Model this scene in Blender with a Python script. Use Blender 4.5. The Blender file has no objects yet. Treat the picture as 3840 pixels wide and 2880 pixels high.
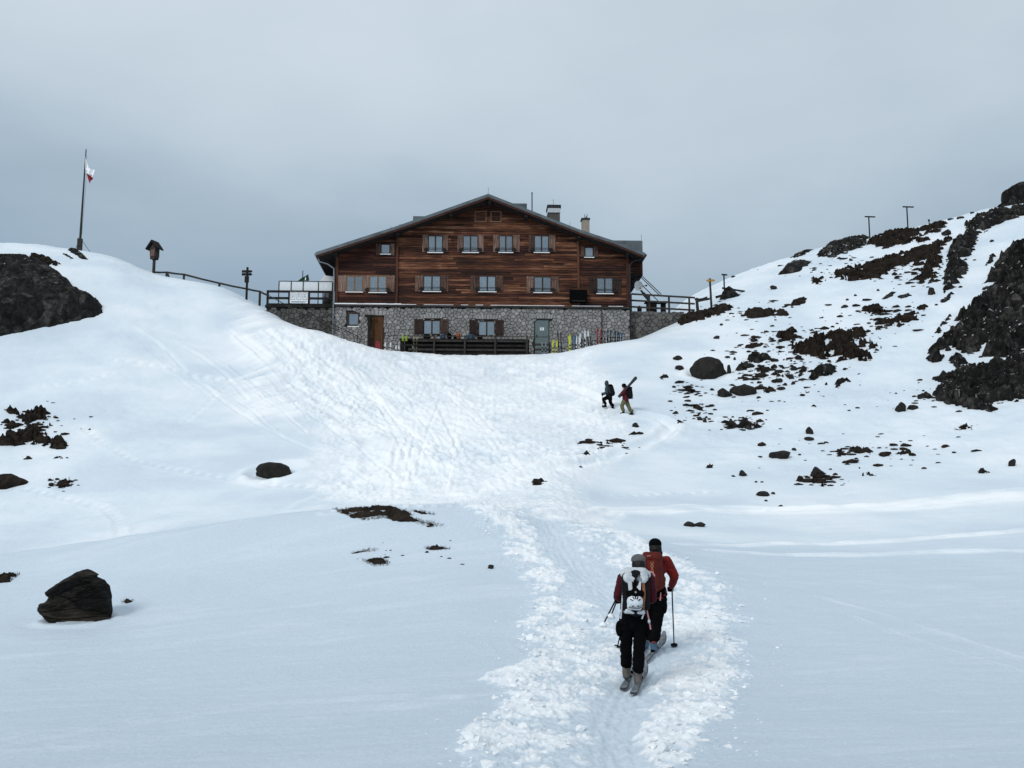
import bpy, bmesh, math, random
import numpy as np
from mathutils import Vector, Matrix
random.seed(7)
RNG = np.random.default_rng(7)
R = math.radians
scene = bpy.context.scene
col = scene.collection

# ------------------------------------------------------------------ camera
FPX = 4000.0                      # focal length in photo pixels (3840 wide)
PITCH = R(8.0)
EYE = 1.7
cam = bpy.data.cameras.new('camera')
cam.sensor_width = 36.0
cam.lens = 36.0 * FPX / 3840.0
cam.clip_start = 0.1
cam.clip_end = 2000.0
camo = bpy.data.objects.new('camera', cam)
camo.location = (0, 0, EYE)
camo.rotation_euler = (R(90) + PITCH, 0, 0)
col.objects.link(camo)
scene.camera = camo

# ------------------------------------------------------------------ sky: overcast
SUN_EL, SUN_AZ = 33.0, -34.0       # soft sun behind the photographer, a little to the left
world = bpy.data.worlds.new('World')
scene.world = world
world.use_nodes = True
nt = world.node_tree
nt.nodes.clear()
out = nt.nodes.new('ShaderNodeOutputWorld')
sky = nt.nodes.new('ShaderNodeTexSky')
sky.sky_type = 'NISHITA'
sky.sun_disc = False
sky.sun_elevation = R(SUN_EL)
sky.sun_rotation = R(180 + SUN_AZ)
sky.altitude = 2200
bg1 = nt.nodes.new('ShaderNodeBackground')
bg1.inputs['Strength'].default_value = 0.08
nt.links.new(sky.outputs[0], bg1.inputs['Color'])
tc = nt.nodes.new('ShaderNodeTexCoord')
sep = nt.nodes.new('ShaderNodeSeparateXYZ')
nt.links.new(tc.outputs['Generated'], sep.inputs[0])
n1 = nt.nodes.new('ShaderNodeTexNoise')
n1.inputs['Scale'].default_value = 1.7
n1.inputs['Detail'].default_value = 5
n1.inputs['Roughness'].default_value = 0.5
mp = nt.nodes.new('ShaderNodeMapping')
mp.inputs['Scale'].default_value = (1, 1, 2.4)
mp.inputs['Location'].default_value = (3.1, 0.4, 1.7)
nt.links.new(tc.outputs['Generated'], mp.inputs[0])
nt.links.new(mp.outputs[0], n1.inputs['Vector'])
ma = nt.nodes.new('ShaderNodeMath'); ma.operation = 'MULTIPLY_ADD'
ma.inputs[1].default_value = 0.36
nt.links.new(n1.outputs[0], ma.inputs[0])
n3 = nt.nodes.new('ShaderNodeTexNoise'); n3.inputs['Scale'].default_value = 5.5; n3.inputs['Detail'].default_value = 6; n3.inputs['Roughness'].default_value = .55
nt.links.new(mp.outputs[0], n3.inputs['Vector'])
ma3 = nt.nodes.new('ShaderNodeMath'); ma3.operation = 'MULTIPLY_ADD'; ma3.inputs[1].default_value = .10
nt.links.new(n3.outputs[0], ma3.inputs[0]); nt.links.new(sep.outputs['Z'], ma3.inputs[2])
ma4 = nt.nodes.new('ShaderNodeMath'); ma4.operation = 'SUBTRACT'; ma4.inputs[1].default_value = .05
nt.links.new(ma3.outputs[0], ma4.inputs[0]); nt.links.new(ma4.outputs[0], ma.inputs[2])
ramp = nt.nodes.new('ShaderNodeValToRGB')
cr = ramp.color_ramp
cr.elements[0].position = 0.33; cr.elements[0].color = (0.255, 0.345, 0.435, 1)
cr.elements[1].position = 0.71; cr.elements[1].color = (0.585, 0.67, 0.745, 1)
e = cr.elements.new(0.45); e.color = (0.335, 0.43, 0.515, 1)
e = cr.elements.new(0.56); e.color = (0.475, 0.56, 0.635, 1)
nt.links.new(ma.outputs[0], ramp.inputs[0])
bg2 = nt.nodes.new('ShaderNodeBackground')
bg2.inputs['Strength'].default_value = 0.95
nt.links.new(ramp.outputs[0], bg2.inputs['Color'])
mixs = nt.nodes.new('ShaderNodeMixShader')
mixs.inputs[0].default_value = 0.94
nt.links.new(bg1.outputs[0], mixs.inputs[1])
nt.links.new(bg2.outputs[0], mixs.inputs[2])
nt.links.new(mixs.outputs[0], out.inputs['Surface'])

sun = bpy.data.lights.new('sun', 'SUN')
sun.energy = 1.35
sun.angle = R(20)
sun.color = (1.0, 0.975, 0.94)
suno = bpy.data.objects.new('sun', sun)
suno.rotation_euler = (R(90 - SUN_EL), 0, R(SUN_AZ))
suno.location = (-10, -20, 40)
col.objects.link(suno)

scene.view_settings.view_transform = 'Standard'
scene.view_settings.look = 'None'
scene.view_settings.exposure = 0.24
scene.view_settings.gamma = 1.0
scene.view_settings.use_curve_mapping = False
scene.render.engine = 'CYCLES'
scene.cycles.max_bounces = 6
scene.cycles.transparent_max_bounces = 8

# ------------------------------------------------------------------ photo geometry helpers
SP, CP = math.sin(PITCH), math.cos(PITCH)

def ray(px, py):
    """direction in world of a point of the photograph, scaled to y = 1"""
    u = (px - 1920) / FPX
    v = (1440 - py) / FPX
    dy = CP - v * SP
    return u / dy, (SP + v * CP) / dy

def P(px, py, Y):
    a, b = ray(px, py)
    return Vector((a * Y, Y, EYE + b * Y))

# ------------------------------------------------------------------ numpy noise
_perm = RNG.permutation(4096)
_val = RNG.random(4096) * 2 - 1

def vnoise(x, y, seed=0):
    xi = np.floor(x).astype(np.int64); yi = np.floor(y).astype(np.int64)
    fx = x - xi; fy = y - yi
    fx = fx * fx * fx * (fx * (fx * 6 - 15) + 10)
    fy = fy * fy * fy * (fy * (fy * 6 - 15) + 10)
    def h(a, b):
        return _val[_perm[(_perm[(a + seed * 131) & 4095] + b) & 4095]]
    v00 = h(xi, yi); v10 = h(xi + 1, yi); v01 = h(xi, yi + 1); v11 = h(xi + 1, yi + 1)
    return (v00 * (1 - fx) + v10 * fx) * (1 - fy) + (v01 * (1 - fx) + v11 * fx) * fy

def fbm(x, y, oct=4, seed=0, gain=0.5):
    s = 0; a = 1; t = 0
    for i in range(oct):
        s = s + a * vnoise(x * 2 ** i + 17.3 * i, y * 2 ** i - 9.1 * i, seed + i)
        t += a; a *= gain
    return s / t

def vn3(p, sc, seed=0):
    """cheap 3-d looking noise for small meshes"""
    x, y, z = p[:, 0] * sc, p[:, 1] * sc, p[:, 2] * sc
    return (fbm(x + z * .71, y - z * .37, 3, seed) + fbm(y + x * .23 + 31, z + x * .19, 3, seed + 5) + fbm(z - 11 + y * .31, x - y * .27, 3, seed + 9)) / 1.7

def sstep(a, b, x):
    t = np.clip((x - a) / (b - a), 0, 1)
    return t * t * (3 - 2 * t)

# ------------------------------------------------------------------ the lie of the land
YK = np.array([8, 10, 14.5, 17.5, 21, 25, 28, 31, 35, 40, 46, 52, 58, 63, 67, 71, 78, 90, 110], float)
TAB = {
 -700: [3033,2855,2640,2520,2390,2260,2170,2150,2100,1990,1810,1610,1410,1240,1110,1000,900,960,1250],
 0:    [3033,2852,2620,2490,2345,2195,2080,2125,2092,1985,1780,1590,1390,1230,1105,1000,912,1010,1300],
 400:  [3033,2850,2615,2480,2330,2165,2020,2072,2050,1955,1760,1585,1400,1245,1125,1018,958,1060,1350],
 600:  [3033,2850,2612,2475,2320,2145,1990,2041,2022,1938,1750,1588,1415,1272,1160,1066,1037,1130,1375],
 800:  [3033,2850,2610,2470,2310,2125,1958,2010,1990,1915,1740,1590,1430,1300,1190,1095,1080,1190,1400],
 1000: [3033,2849,2608,2465,2300,2105,1928,1985,1965,1895,1725,1590,1450,1310,1215,1166,1168,1260,1450],
 1150: [3033,2848,2605,2460,2290,2090,1905,1960,1945,1870,1710,1590,1470,1340,1232,1246,1255,1300,1450],
 1450: [3033,2845,2600,2450,2270,2065,1886,1932,1912,1842,1690,1590,1485,1390,1308,1328,1330,1350,1450],
 1750: [3033,2842,2596,2440,2258,2050,1884,1915,1888,1812,1680,1580,1485,1402,1331,1352,1352,1370,1450],
 2050: [3033,2841,2593,2440,2268,2075,1950,1912,1880,1795,1680,1580,1480,1396,1324,1346,1346,1370,1450],
 2300: [3033,2841,2593,2440,2275,2105,1988,2012,1952,1858,1710,1590,1468,1365,1279,1297,1300,1330,1400],
 2600: [3033,2845,2600,2455,2300,2140,2075,2045,1982,1875,1728,1600,1475,1355,1265,1198,1140,1105,1150],
 3000: [3033,2850,2615,2475,2325,2192,2120,2065,1988,1882,1728,1580,1430,1310,1220,1140,1030,952,1050],
 3400: [3033,2850,2620,2485,2345,2220,2145,2080,1995,1878,1714,1550,1390,1260,1160,1075,960,862,980],
 3840: [3033,2852,2630,2495,2360,2235,2155,2085,1990,1868,1690,1510,1330,1190,1080,990,860,757,880],
 4600: [3033,2855,2635,2500,2365,2240,2160,2085,1980,1850,1650,1450,1250,1090,970,870,730,640,760],
}
KY = np.array([8, 14.5, 28, 46, 58, 71, 90, 110]); KV = np.array([1.04, 1.03, 1.008, .999, .99, .978, .97, .975])

def pchip(xk, yk, x):
    h = np.diff(xk); d = np.diff(yk) / h
    m = np.zeros_like(yk)
    for i in range(1, len(xk) - 1):
        if d[i - 1] * d[i] > 0:
            w1 = 2 * h[i] + h[i - 1]; w2 = h[i] + 2 * h[i - 1]
            m[i] = (w1 + w2) / (w1 / d[i - 1] + w2 / d[i])
    m[0] = d[0]; m[-1] = d[-1]
    i = np.clip(np.searchsorted(xk, x) - 1, 0, len(h) - 1)
    t = (x - xk[i]) / h[i]
    return ((1 + 2 * t) * (1 - t) ** 2 * yk[i] + t * (1 - t) ** 2 * h[i] * m[i] + t * t * (3 - 2 * t) * yk[i + 1] + t * t * (t - 1) * h[i] * m[i + 1])

CK = np.array([(p - 1920) / FPX for p in TAB])
SG = np.linspace(math.log(8), math.log(110), 360)
YG = np.exp(SG)
CG = np.linspace(CK[0], CK[-1], 320)
zc = np.array([pchip(YK, np.array([EYE + Y * ray(1920, p)[1] for p, Y in zip(row, YK)]), YG) for row in TAB.values()])
ZG = np.array([pchip(CK, zc[:, j], CG) for j in range(len(YG))])     # [Y, c]
for _ in range(2):
    ZG[:, 1:-1] = .25 * ZG[:, :-2] + .5 * ZG[:, 1:-1] + .25 * ZG[:, 2:]
    ZG[1:-1] = .25 * ZG[:-2] + .5 * ZG[1:-1] + .25 * ZG[2:]

def cparam(x, y):
    yy = np.clip(y, 8, 110)
    return x * np.interp(yy, KY, KV) / yy

def H0(x, y):
    yy = np.clip(y, 8, 110)
    c = np.clip(cparam(x, y), CG[0], CG[-1] - 1e-6)
    fi = (np.log(yy) - SG[0]) / (SG[1] - SG[0]); fi = np.clip(fi, 0, len(SG) - 1.001)
    fj = (c - CG[0]) / (CG[1] - CG[0]); fj = np.clip(fj, 0, len(CG) - 1.001)
    i = fi.astype(int); j = fj.astype(int); a = fi - i; b = fj - j
    z = (ZG[i, j] * (1 - b) + ZG[i, j + 1] * b) * (1 - a) + (ZG[i + 1, j] * (1 - b) + ZG[i + 1, j + 1] * b) * a
    z = z - .45 * np.maximum(y - 110, 0)
    z = z + .02 * np.maximum(8 - y, 0)
    und = fbm(x / 4.5, y / 4.5, 3, 3) * .10 * sstep(6, 30, y) + fbm(x / 1.6, y / 1.6, 2, 8) * .025 * sstep(5, 20, y)
    return z + und

def H(x, y):
    return float(H0(np.array([float(x)]), np.array([float(y)]))[0])

_YS = np.exp(np.linspace(math.log(7), math.log(118), 1500))

def G(px, py):
    """where the snow surface lies behind a point of the photograph"""
    a, b = ray(px, py)
    z = EYE + b * _YS
    h = H0(a * _YS, _YS)
    w = np.nonzero(h >= z)[0]
    if len(w) == 0:
        k = int(np.argmax(h - z)); y = _YS[k]
    else:
        k = w[0]
        if k == 0: y = _YS[0]
        else:
            d0 = z[k - 1] - h[k - 1]; d1 = h[k] - z[k]
            y = _YS[k - 1] + (_YS[k] - _YS[k - 1]) * d0 / max(d0 + d1, 1e-9)
    return Vector((a * y, y, H(a * y, y)))

# ------------------------------------------------------------------ materials
def new_mat(name):
    m = bpy.data.materials.new(name); m.use_nodes = True
    n = m.node_tree.nodes; b = n['Principled BSDF']
    return m, m.node_tree, b

def ramp_node(t, stops):
    r = t.nodes.new('ShaderNodeValToRGB')
    els = r.color_ramp.elements
    while len(els) > 1: els.remove(els[-1])
    els[0].position = stops[0][0]; els[0].color = (*stops[0][1], 1)
    for p, c in stops[1:]:
        e = els.new(p); e.color = (*c, 1)
    return r

def mat(name, c0, c1=None, rough=.7, scale=8.0, bump=0.0, bscale=None, stretch=(1, 1, 1), metal=0.0, spec=.3, detail=4, rnd=0.0, contrast=.35):
    m, t, b = new_mat(name)
    b.inputs['Roughness'].default_value = rough
    b.inputs['Metallic'].default_value = metal
    b.inputs['Specular IOR Level'].default_value = spec
    c1 = c1 or tuple(x * .75 for x in c0)
    tcn = t.nodes.new('ShaderNodeTexCoord'); mp = t.nodes.new('ShaderNodeMapping')
    mp.inputs['Scale'].default_value = stretch
    t.links.new(tcn.outputs['Object'], mp.inputs[0])
    no = t.nodes.new('ShaderNodeTexNoise'); no.inputs['Scale'].default_value = scale; no.inputs['Detail'].default_value = detail
    no.inputs['Roughness'].default_value = .62
    t.links.new(mp.outputs[0], no.inputs['Vector'])
    r = ramp_node(t, [(.5 - contrast / 2, c1), (.5 + contrast / 2, c0)])
    src = no.outputs[0]
    if rnd:
        oi = t.nodes.new('ShaderNodeObjectInfo'); mm = t.nodes.new('ShaderNodeMath'); mm.operation = 'MULTIPLY_ADD'
        mm.inputs[1].default_value = rnd
        ad = t.nodes.new('ShaderNodeMath'); ad.operation = 'SUBTRACT'; ad.inputs[1].default_value = rnd / 2
        t.links.new(oi.outputs['Random'], mm.inputs[0]); t.links.new(src, mm.inputs[2]); t.links.new(mm.outputs[0], ad.inputs[0]); src = ad.outputs[0]
        va = t.nodes.new('ShaderNodeVectorMath'); va.operation = 'ADD'
        vm = t.nodes.new('ShaderNodeMath'); vm.operation = 'MULTIPLY'; vm.inputs[1].default_value = 91.0
        t.links.new(oi.outputs['Random'], vm.inputs[0]); t.links.new(mp.outputs[0], va.inputs[0]); t.links.new(vm.outputs[0], va.inputs[1]); t.links.new(va.outputs[0], no.inputs['Vector'])
    t.links.new(src, r.inputs[0])
    t.links.new(r.outputs[0], b.inputs['Base Color'])
    if bump:
        n2 = t.nodes.new('ShaderNodeTexNoise'); n2.inputs['Scale'].default_value = bscale or scale * 3; n2.inputs['Detail'].default_value = 6
        t.links.new(mp.outputs[0], n2.inputs['Vector'])
        bp = t.nodes.new('ShaderNodeBump'); bp.inputs['Strength'].default_value = 1.0; bp.inputs['Distance'].default_value = bump
        t.links.new(n2.outputs[0], bp.inputs['Height']); t.links.new(bp.outputs[0], b.inputs['Normal'])
    return m

def wood_mat(name, stops, grain=(.8, 14, 22), rough=.75):
    m, t, b = new_mat(name)
    b.inputs['Roughness'].default_value = rough; b.inputs['Specular IOR Level'].default_value = .2
    tcn = t.nodes.new('ShaderNodeTexCoord'); geo = t.nodes.new('ShaderNodeNewGeometry'); oi = t.nodes.new('ShaderNodeObjectInfo')
    mp = t.nodes.new('ShaderNodeMapping'); mp.inputs['Scale'].default_value = grain
    t.links.new(geo.outputs['Position'], mp.inputs[0])
    no = t.nodes.new('ShaderNodeTexNoise'); no.inputs['Scale'].default_value = 1.0; no.inputs['Detail'].default_value = 6; no.inputs['Roughness'].default_value = .65
    t.links.new(mp.outputs[0], no.inputs['Vector'])
    a = t.nodes.new('ShaderNodeMath'); a.operation = 'MULTIPLY_ADD'; a.inputs[1].default_value = .52
    t.links.new(oi.outputs['Random'], a.inputs[0])
    s = t.nodes.new('ShaderNodeMath'); s.operation = 'MULTIPLY_ADD'; s.inputs[1].default_value = 1.9; s.inputs[2].default_value = -.76
    nw = t.nodes.new('ShaderNodeTexNoise'); nw.inputs['Scale'].default_value = .45; nw.inputs['Detail'].default_value = 4
    t.links.new(geo.outputs['Position'], nw.inputs['Vector'])
    w2 = t.nodes.new('ShaderNodeMath'); w2.operation = 'MULTIPLY_ADD'; w2.inputs[1].default_value = .7; w2.inputs[2].default_value = -.25
    t.links.new(nw.outputs[0], w2.inputs[0])
    w3 = t.nodes.new('ShaderNodeMath'); w3.operation = 'ADD'; t.links.new(w2.outputs[0], w3.inputs[0])
    t.links.new(no.outputs[0], s.inputs[0]); t.links.new(s.outputs[0], w3.inputs[1]); t.links.new(w3.outputs[0], a.inputs[2])
    r = ramp_node(t, stops)
    t.links.new(a.outputs[0], r.inputs[0]); t.links.new(r.outputs[0], b.inputs['Base Color'])
    bp = t.nodes.new('ShaderNodeBump'); bp.inputs['Distance'].default_value = .006
    t.links.new(no.outputs[0], bp.inputs['Height']); t.links.new(bp.outputs[0], b.inputs['Normal'])
    return m

def snow_mat():
    m, t, b = new_mat('snow')
    b.inputs['Roughness'].default_value = .62
    b.inputs['Specular IOR Level'].default_value = .25
    at = t.nodes.new('ShaderNodeAttribute'); at.attribute_name = 'fresh'
    geo = t.nodes.new('ShaderNodeNewGeometry')
    no = t.nodes.new('ShaderNodeTexNoise'); no.inputs['Scale'].default_value = .35; no.inputs['Detail'].default_value = 6
    mp = t.nodes.new('ShaderNodeMapping'); mp.inputs['Scale'].default_value = (.5, 1.4, 1)
    t.links.new(geo.outputs['Position'], mp.inputs[0]); t.links.new(mp.outputs[0], no.inputs['Vector'])
    ad = t.nodes.new('ShaderNodeMath'); ad.operation = 'MULTIPLY_ADD'; ad.inputs[1].default_value = .36
    su = t.nodes.new('ShaderNodeMath'); su.operation = 'SUBTRACT'; su.inputs[1].default_value = .18
    t.links.new(no.outputs[0], ad.inputs[0]); t.links.new(at.outputs['Fac'], ad.inputs[2]); t.links.new(ad.outputs[0], su.inputs[0])
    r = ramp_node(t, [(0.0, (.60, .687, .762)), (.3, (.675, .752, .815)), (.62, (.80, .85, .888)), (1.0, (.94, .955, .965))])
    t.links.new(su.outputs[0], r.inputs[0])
    ng = t.nodes.new('ShaderNodeTexNoise'); ng.inputs['Scale'].default_value = 26; ng.inputs['Detail'].default_value = 5; ng.inputs['Roughness'].default_value = .8
    t.links.new(geo.outputs['Position'], ng.inputs['Vector'])
    mg = t.nodes.new('ShaderNodeMapRange'); mg.inputs[1].default_value = .3; mg.inputs[2].default_value = .7; mg.inputs[3].default_value = .87; mg.inputs[4].default_value = 1.07
    t.links.new(ng.outputs[0], mg.inputs[0])
    mm = t.nodes.new('ShaderNodeVectorMath'); mm.operation = 'SCALE'; t.links.new(r.outputs[0], mm.inputs[0]); t.links.new(mg.outputs[0], mm.inputs['Scale'])
    t.links.new(mm.outputs[0], b.inputs['Base Color'])
    n2 = t.nodes.new('ShaderNodeTexNoise'); n2.inputs['Scale'].default_value = 9; n2.inputs['Detail'].default_value = 10; n2.inputs['Roughness'].default_value = .78
    t.links.new(geo.outputs['Position'], n2.inputs['Vector'])
    bp = t.nodes.new('ShaderNodeBump'); bp.inputs['Distance'].default_value = .03; bp.inputs['Strength'].default_value = .8
    t.links.new(n2.outputs[0], bp.inputs['Height']); t.links.new(bp.outputs[0], b.inputs['Normal'])
    return m

def glass_mat():
    m, t, b = new_mat('window_glass')
    o = t.nodes['Material Output']
    tr = t.nodes.new('ShaderNodeBsdfTransparent'); tr.inputs[0].default_value = (.86, .9, .92, 1)
    gl = t.nodes.new('ShaderNodeBsdfGlossy'); gl.inputs['Roughness'].default_value = .03
    mx = t.nodes.new('ShaderNodeMixShader'); mx.inputs[0].default_value = .27
    t.links.new(tr.outputs[0], mx.inputs[1]); t.links.new(gl.outputs[0], mx.inputs[2]); t.links.new(mx.outputs[0], o.inputs['Surface'])
    t.nodes.remove(b)
    return m

def frost_mat():
    m, t, b = new_mat('frosted_glass')
    o = t.nodes['Material Output']
    b.inputs['Base Color'].default_value = (.8, .83, .84, 1); b.inputs['Roughness'].default_value = .3
    tr = t.nodes.new('ShaderNodeBsdfTransparent'); mx = t.nodes.new('ShaderNodeMixShader'); mx.inputs[0].default_value = .72
    t.links.new(tr.outputs[0], mx.inputs[1]); t.links.new(b.outputs[0], mx.inputs[2]); t.links.new(mx.outputs[0], o.inputs['Surface'])
    return m

M = {}
M['frost'] = frost_mat()
M['snow'] = snow_mat()
M['glass'] = glass_mat()
M['rock'] = mat('dark_rock', (.040, .034, .028), (.0055, .005, .0046), .92, 2.6, .22, 6.5, spec=.2, detail=8, contrast=.5)
def crag_mat(name, c_dark, c_mid, c_lite, cell=1.1, stretch=(1, 1, 1), rot=(0, 0, 0), bump=.2, vmix=.16, crack=.62, dust=False):
    m, t, b = new_mat(name)
    b.inputs['Roughness'].default_value = .92; b.inputs['Specular IOR Level'].default_value = .15
    geo = t.nodes.new('ShaderNodeTexCoord'); mp = t.nodes.new('ShaderNodeMapping'); mp.inputs['Scale'].default_value = stretch; mp.inputs['Rotation'].default_value = rot
    t.links.new(geo.outputs['Object'], mp.inputs[0])
    ns = t.nodes.new('ShaderNodeTexNoise'); ns.inputs['Scale'].default_value = cell * 1.3; ns.inputs['Detail'].default_value = 4
    t.links.new(mp.outputs[0], ns.inputs['Vector'])
    av = t.nodes.new('ShaderNodeVectorMath'); av.operation = 'MULTIPLY_ADD'; av.inputs[1].default_value = (.5 / cell, .5 / cell, .5 / cell)
    t.links.new(ns.outputs['Color'], av.inputs[0]); t.links.new(mp.outputs[0], av.inputs[2])
    vo = t.nodes.new('ShaderNodeTexVoronoi'); vo.inputs['Scale'].default_value = cell
    ve = t.nodes.new('ShaderNodeTexVoronoi'); ve.inputs['Scale'].default_value = cell; ve.feature = 'DISTANCE_TO_EDGE'
    for q in (vo, ve): t.links.new(av.outputs[0], q.inputs['Vector'])
    n2 = t.nodes.new('ShaderNodeTexNoise'); n2.inputs['Scale'].default_value = cell * 1.6; n2.inputs['Detail'].default_value = 12; n2.inputs['Roughness'].default_value = .74
    t.links.new(mp.outputs[0], n2.inputs['Vector'])
    sx = t.nodes.new('ShaderNodeSeparateXYZ'); t.links.new(vo.outputs['Color'], sx.inputs[0])
    a = t.nodes.new('ShaderNodeMath'); a.operation = 'MULTIPLY_ADD'; a.inputs[1].default_value = vmix; t.links.new(sx.outputs[0], a.inputs[0]); t.links.new(n2.outputs[0], a.inputs[2])
    r = ramp_node(t, [(.38 + vmix * .3, c_dark), (.52 + vmix * .5, c_mid), (.68 + vmix * .6, c_lite)])
    t.links.new(a.outputs[0], r.inputs[0])
    cr_ = t.nodes.new('ShaderNodeMapRange'); cr_.inputs[1].default_value = 0; cr_.inputs[2].default_value = .07; cr_.inputs[3].default_value = crack; cr_.inputs[4].default_value = 1
    t.links.new(ve.outputs['Distance'], cr_.inputs[0])
    mx = t.nodes.new('ShaderNodeMix'); mx.data_type = 'RGBA'; mx.inputs[6].default_value = (c_dark[0] * .4, c_dark[1] * .4, c_dark[2] * .4, 1)
    t.links.new(cr_.outputs[0], mx.inputs[0]); t.links.new(r.outputs[0], mx.inputs[7]); t.links.new(mx.outputs[2], b.inputs['Base Color'])
    if dust:      # snow lying where a ledge is level enough to hold it
        g2 = t.nodes.new('ShaderNodeNewGeometry'); s2 = t.nodes.new('ShaderNodeSeparateXYZ'); t.links.new(g2.outputs['Normal'], s2.inputs[0])
        n5 = t.nodes.new('ShaderNodeTexNoise'); n5.inputs['Scale'].default_value = 1.4; n5.inputs['Detail'].default_value = 6; t.links.new(mp.outputs[0], n5.inputs['Vector'])
        q1 = t.nodes.new('ShaderNodeMath'); q1.operation = 'MULTIPLY_ADD'; q1.inputs[1].default_value = .55; t.links.new(n5.outputs[0], q1.inputs[0]); t.links.new(s2.outputs['Z'], q1.inputs[2])
        q2 = t.nodes.new('ShaderNodeMapRange'); q2.interpolation_type = 'SMOOTHSTEP'; q2.inputs[1].default_value = 1.245; q2.inputs[2].default_value = 1.30; t.links.new(q1.outputs[0], q2.inputs[0])
        m2 = t.nodes.new('ShaderNodeMix'); m2.data_type = 'RGBA'; m2.inputs[7].default_value = (.84, .88, .91, 1)
        t.links.new(q2.outputs[0], m2.inputs[0]); t.links.new(mx.outputs[2], m2.inputs[6]); t.links.new(m2.outputs[2], b.inputs['Base Color'])
    hs = t.nodes.new('ShaderNodeMath'); hs.operation = 'MULTIPLY_ADD'; hs.inputs[1].default_value = .7; t.links.new(cr_.outputs[0], hs.inputs[0]); t.links.new(a.outputs[0], hs.inputs[2])
    bp = t.nodes.new('ShaderNodeBump'); bp.inputs['Distance'].default_value = bump; t.links.new(hs.outputs[0], bp.inputs['Height']); t.links.new(bp.outputs[0], b.inputs['Normal'])
    return m
M['rock'] = crag_mat('dark_rock', (.0064, .0062, .006), (.024, .0225, .021), (.10, .094, .085), 1.3, (1, 1, .8), bump=.3, dust=True)
M['slate'] = crag_mat('slate_boulder', (.0052, .0047, .0049), (.017, .0145, .0122), (.062, .050, .037), 1.7, (.6, .8, 2.6), (0, R(20), 0), .08, vmix=.3, crack=.3)
M['slate0'] = mat('slate_boulder', (.062, .048, .034), (.0075, .0065, .0068), .85, 1.5, .11, 2.6, stretch=(1.0, 1.0, 5.5), spec=.25, detail=9, contrast=.5)
M['stone'] = mat('boulder_stone', (.030, .027, .023), (.0075, .007, .0064), .9, 4, .05, 12, spec=.2, detail=7, contrast=.5)
M['turf'] = mat('brown_turf', (.043, .0325, .0245), (.0066, .0058, .0052), .95, 3.0, .16, 9, spec=.1, detail=8, contrast=.42)
M['grass'] = mat('dry_grass', (.085, .055, .033), (.032, .021, .014), .95, 5, spec=.1)
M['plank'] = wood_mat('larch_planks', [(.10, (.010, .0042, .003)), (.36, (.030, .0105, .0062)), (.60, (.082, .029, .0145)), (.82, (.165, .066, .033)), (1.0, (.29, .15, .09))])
M['plank_dark'] = wood_mat('shaded_larch_planks', [(.10, (.009, .0036, .003)), (.42, (.025, .0085, .006)), (.72, (.065, .021, .0125)), (1.0, (.16, .066, .038))])  # darker weathered boards of the same larch
M['post'] = wood_mat('red_timber', [(.1, (.03, .011, .008)), (.6, (.075, .027, .016)), (1, (.12, .05, .03))], (14, 14, .9))
M['shutter'] = wood_mat('weathered_shutter', [(.1, (.035, .018, .013)), (.45, (.11, .06, .043)), (.75, (.21, .135, .105)), (1, (.34, .245, .20))], (26, 9, 1.4))
M['shutter_dark'] = wood_mat('dark_shutter', [(.1, (.012, .008, .007)), (.6, (.035, .02, .015)), (1, (.10, .062, .048))], (26, 9, 1.4))
M['frame'] = mat('window_frame', (.045, .024, .016), (.02, .011, .009), .6, 10)
M['frame_yellow'] = mat('larch_frame', (.20, .105, .035), (.13, .065, .022), .6, 10)
M['hatch_frame'] = mat('pale_hatch_frame', (.21, .115, .07), (.13, .07, .042), .7, 9)
M['timber'] = mat('grey_timber', (.055, .047, .042), (.022, .019, .018), .85, 4, .01, 20, stretch=(1, 1, 1), spec=.2)
M['dark_timber'] = mat('dark_timber', (.026, .0225, .021), (.010, .0092, .009), .9, 4, .01, 20, spec=.15)
M['door'] = wood_mat('brown_door', [(.1, (.04, .017, .007)), (.6, (.10, .042, .015)), (1, (.16, .075, .03))], (22, 9, 1.2))
M['door_green'] = mat('grey_green_door', (.125, .165, .165), (.10, .135, .138), .55, 3)
M['roof'] = mat('roof_metal', (.13, .15, .16), (.07, .083, .09), .5, 1.4, metal=.35, spec=.4)
M['metal'] = mat('galvanised_metal', (.33, .35, .36), (.2, .21, .22), .35, 6, metal=.8)
M['dark_metal'] = mat('dark_metal', (.035, .037, .04), (.02, .021, .023), .5, 6, metal=.4)
M['white'] = mat('white_paint', (.82, .84, .85), (.72, .75, .77), .6, 3)
M['curtain'] = mat('net_curtain', (.50, .54, .57), (.24, .27, .30), .9, 7, contrast=.5, rnd=.25)
M['curtain_blue'] = mat('blue_curtain', (.24, .31, .37), (.17, .22, .27), .9, 7)
M['curtain_dark'] = mat('dim_room', (.16, .175, .19), (.045, .05, .056), .9, 3, contrast=.5, rnd=.3)  # sheet behind panes; the unlit room's dimness is painted into its colour
M['mortar'] = mat('mortar', (.075, .071, .067), (.042, .040, .038), .95, 9)
M['masonry'] = mat('wall_stone', (.37, .357, .345), (.175, .168, .161), .9, 5, .02, 18, rnd=.38, spec=.2, detail=6, contrast=.72)
M['masonry_dark'] = mat('terrace_stone', (.145, .137, .128), (.052, .049, .047), .9, 5, .02, 18, rnd=.5, spec=.2, detail=6, contrast=.62)
M['brick'] = mat('chimney_brick', (.11, .10, .092), (.06, .055, .05), .9, 12)
M['render'] = mat('beige_render', (.36, .31, .25), (.27, .235, .19), .9, 4)
M['black'] = mat('black_cloth', (.0030, .0030, .0036), (.0016, .0016, .0019), .9, 20, .004, 40, spec=.06)
M['charcoal'] = mat('charcoal_cloth', (.0105, .011, .012), (.006, .0063, .007), .88, 20, spec=.08)
M['crimson'] = mat('crimson_jacket', (.068, .005, .012), (.036, .003, .007), .8, 14, .004, 30, spec=.2)
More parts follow.
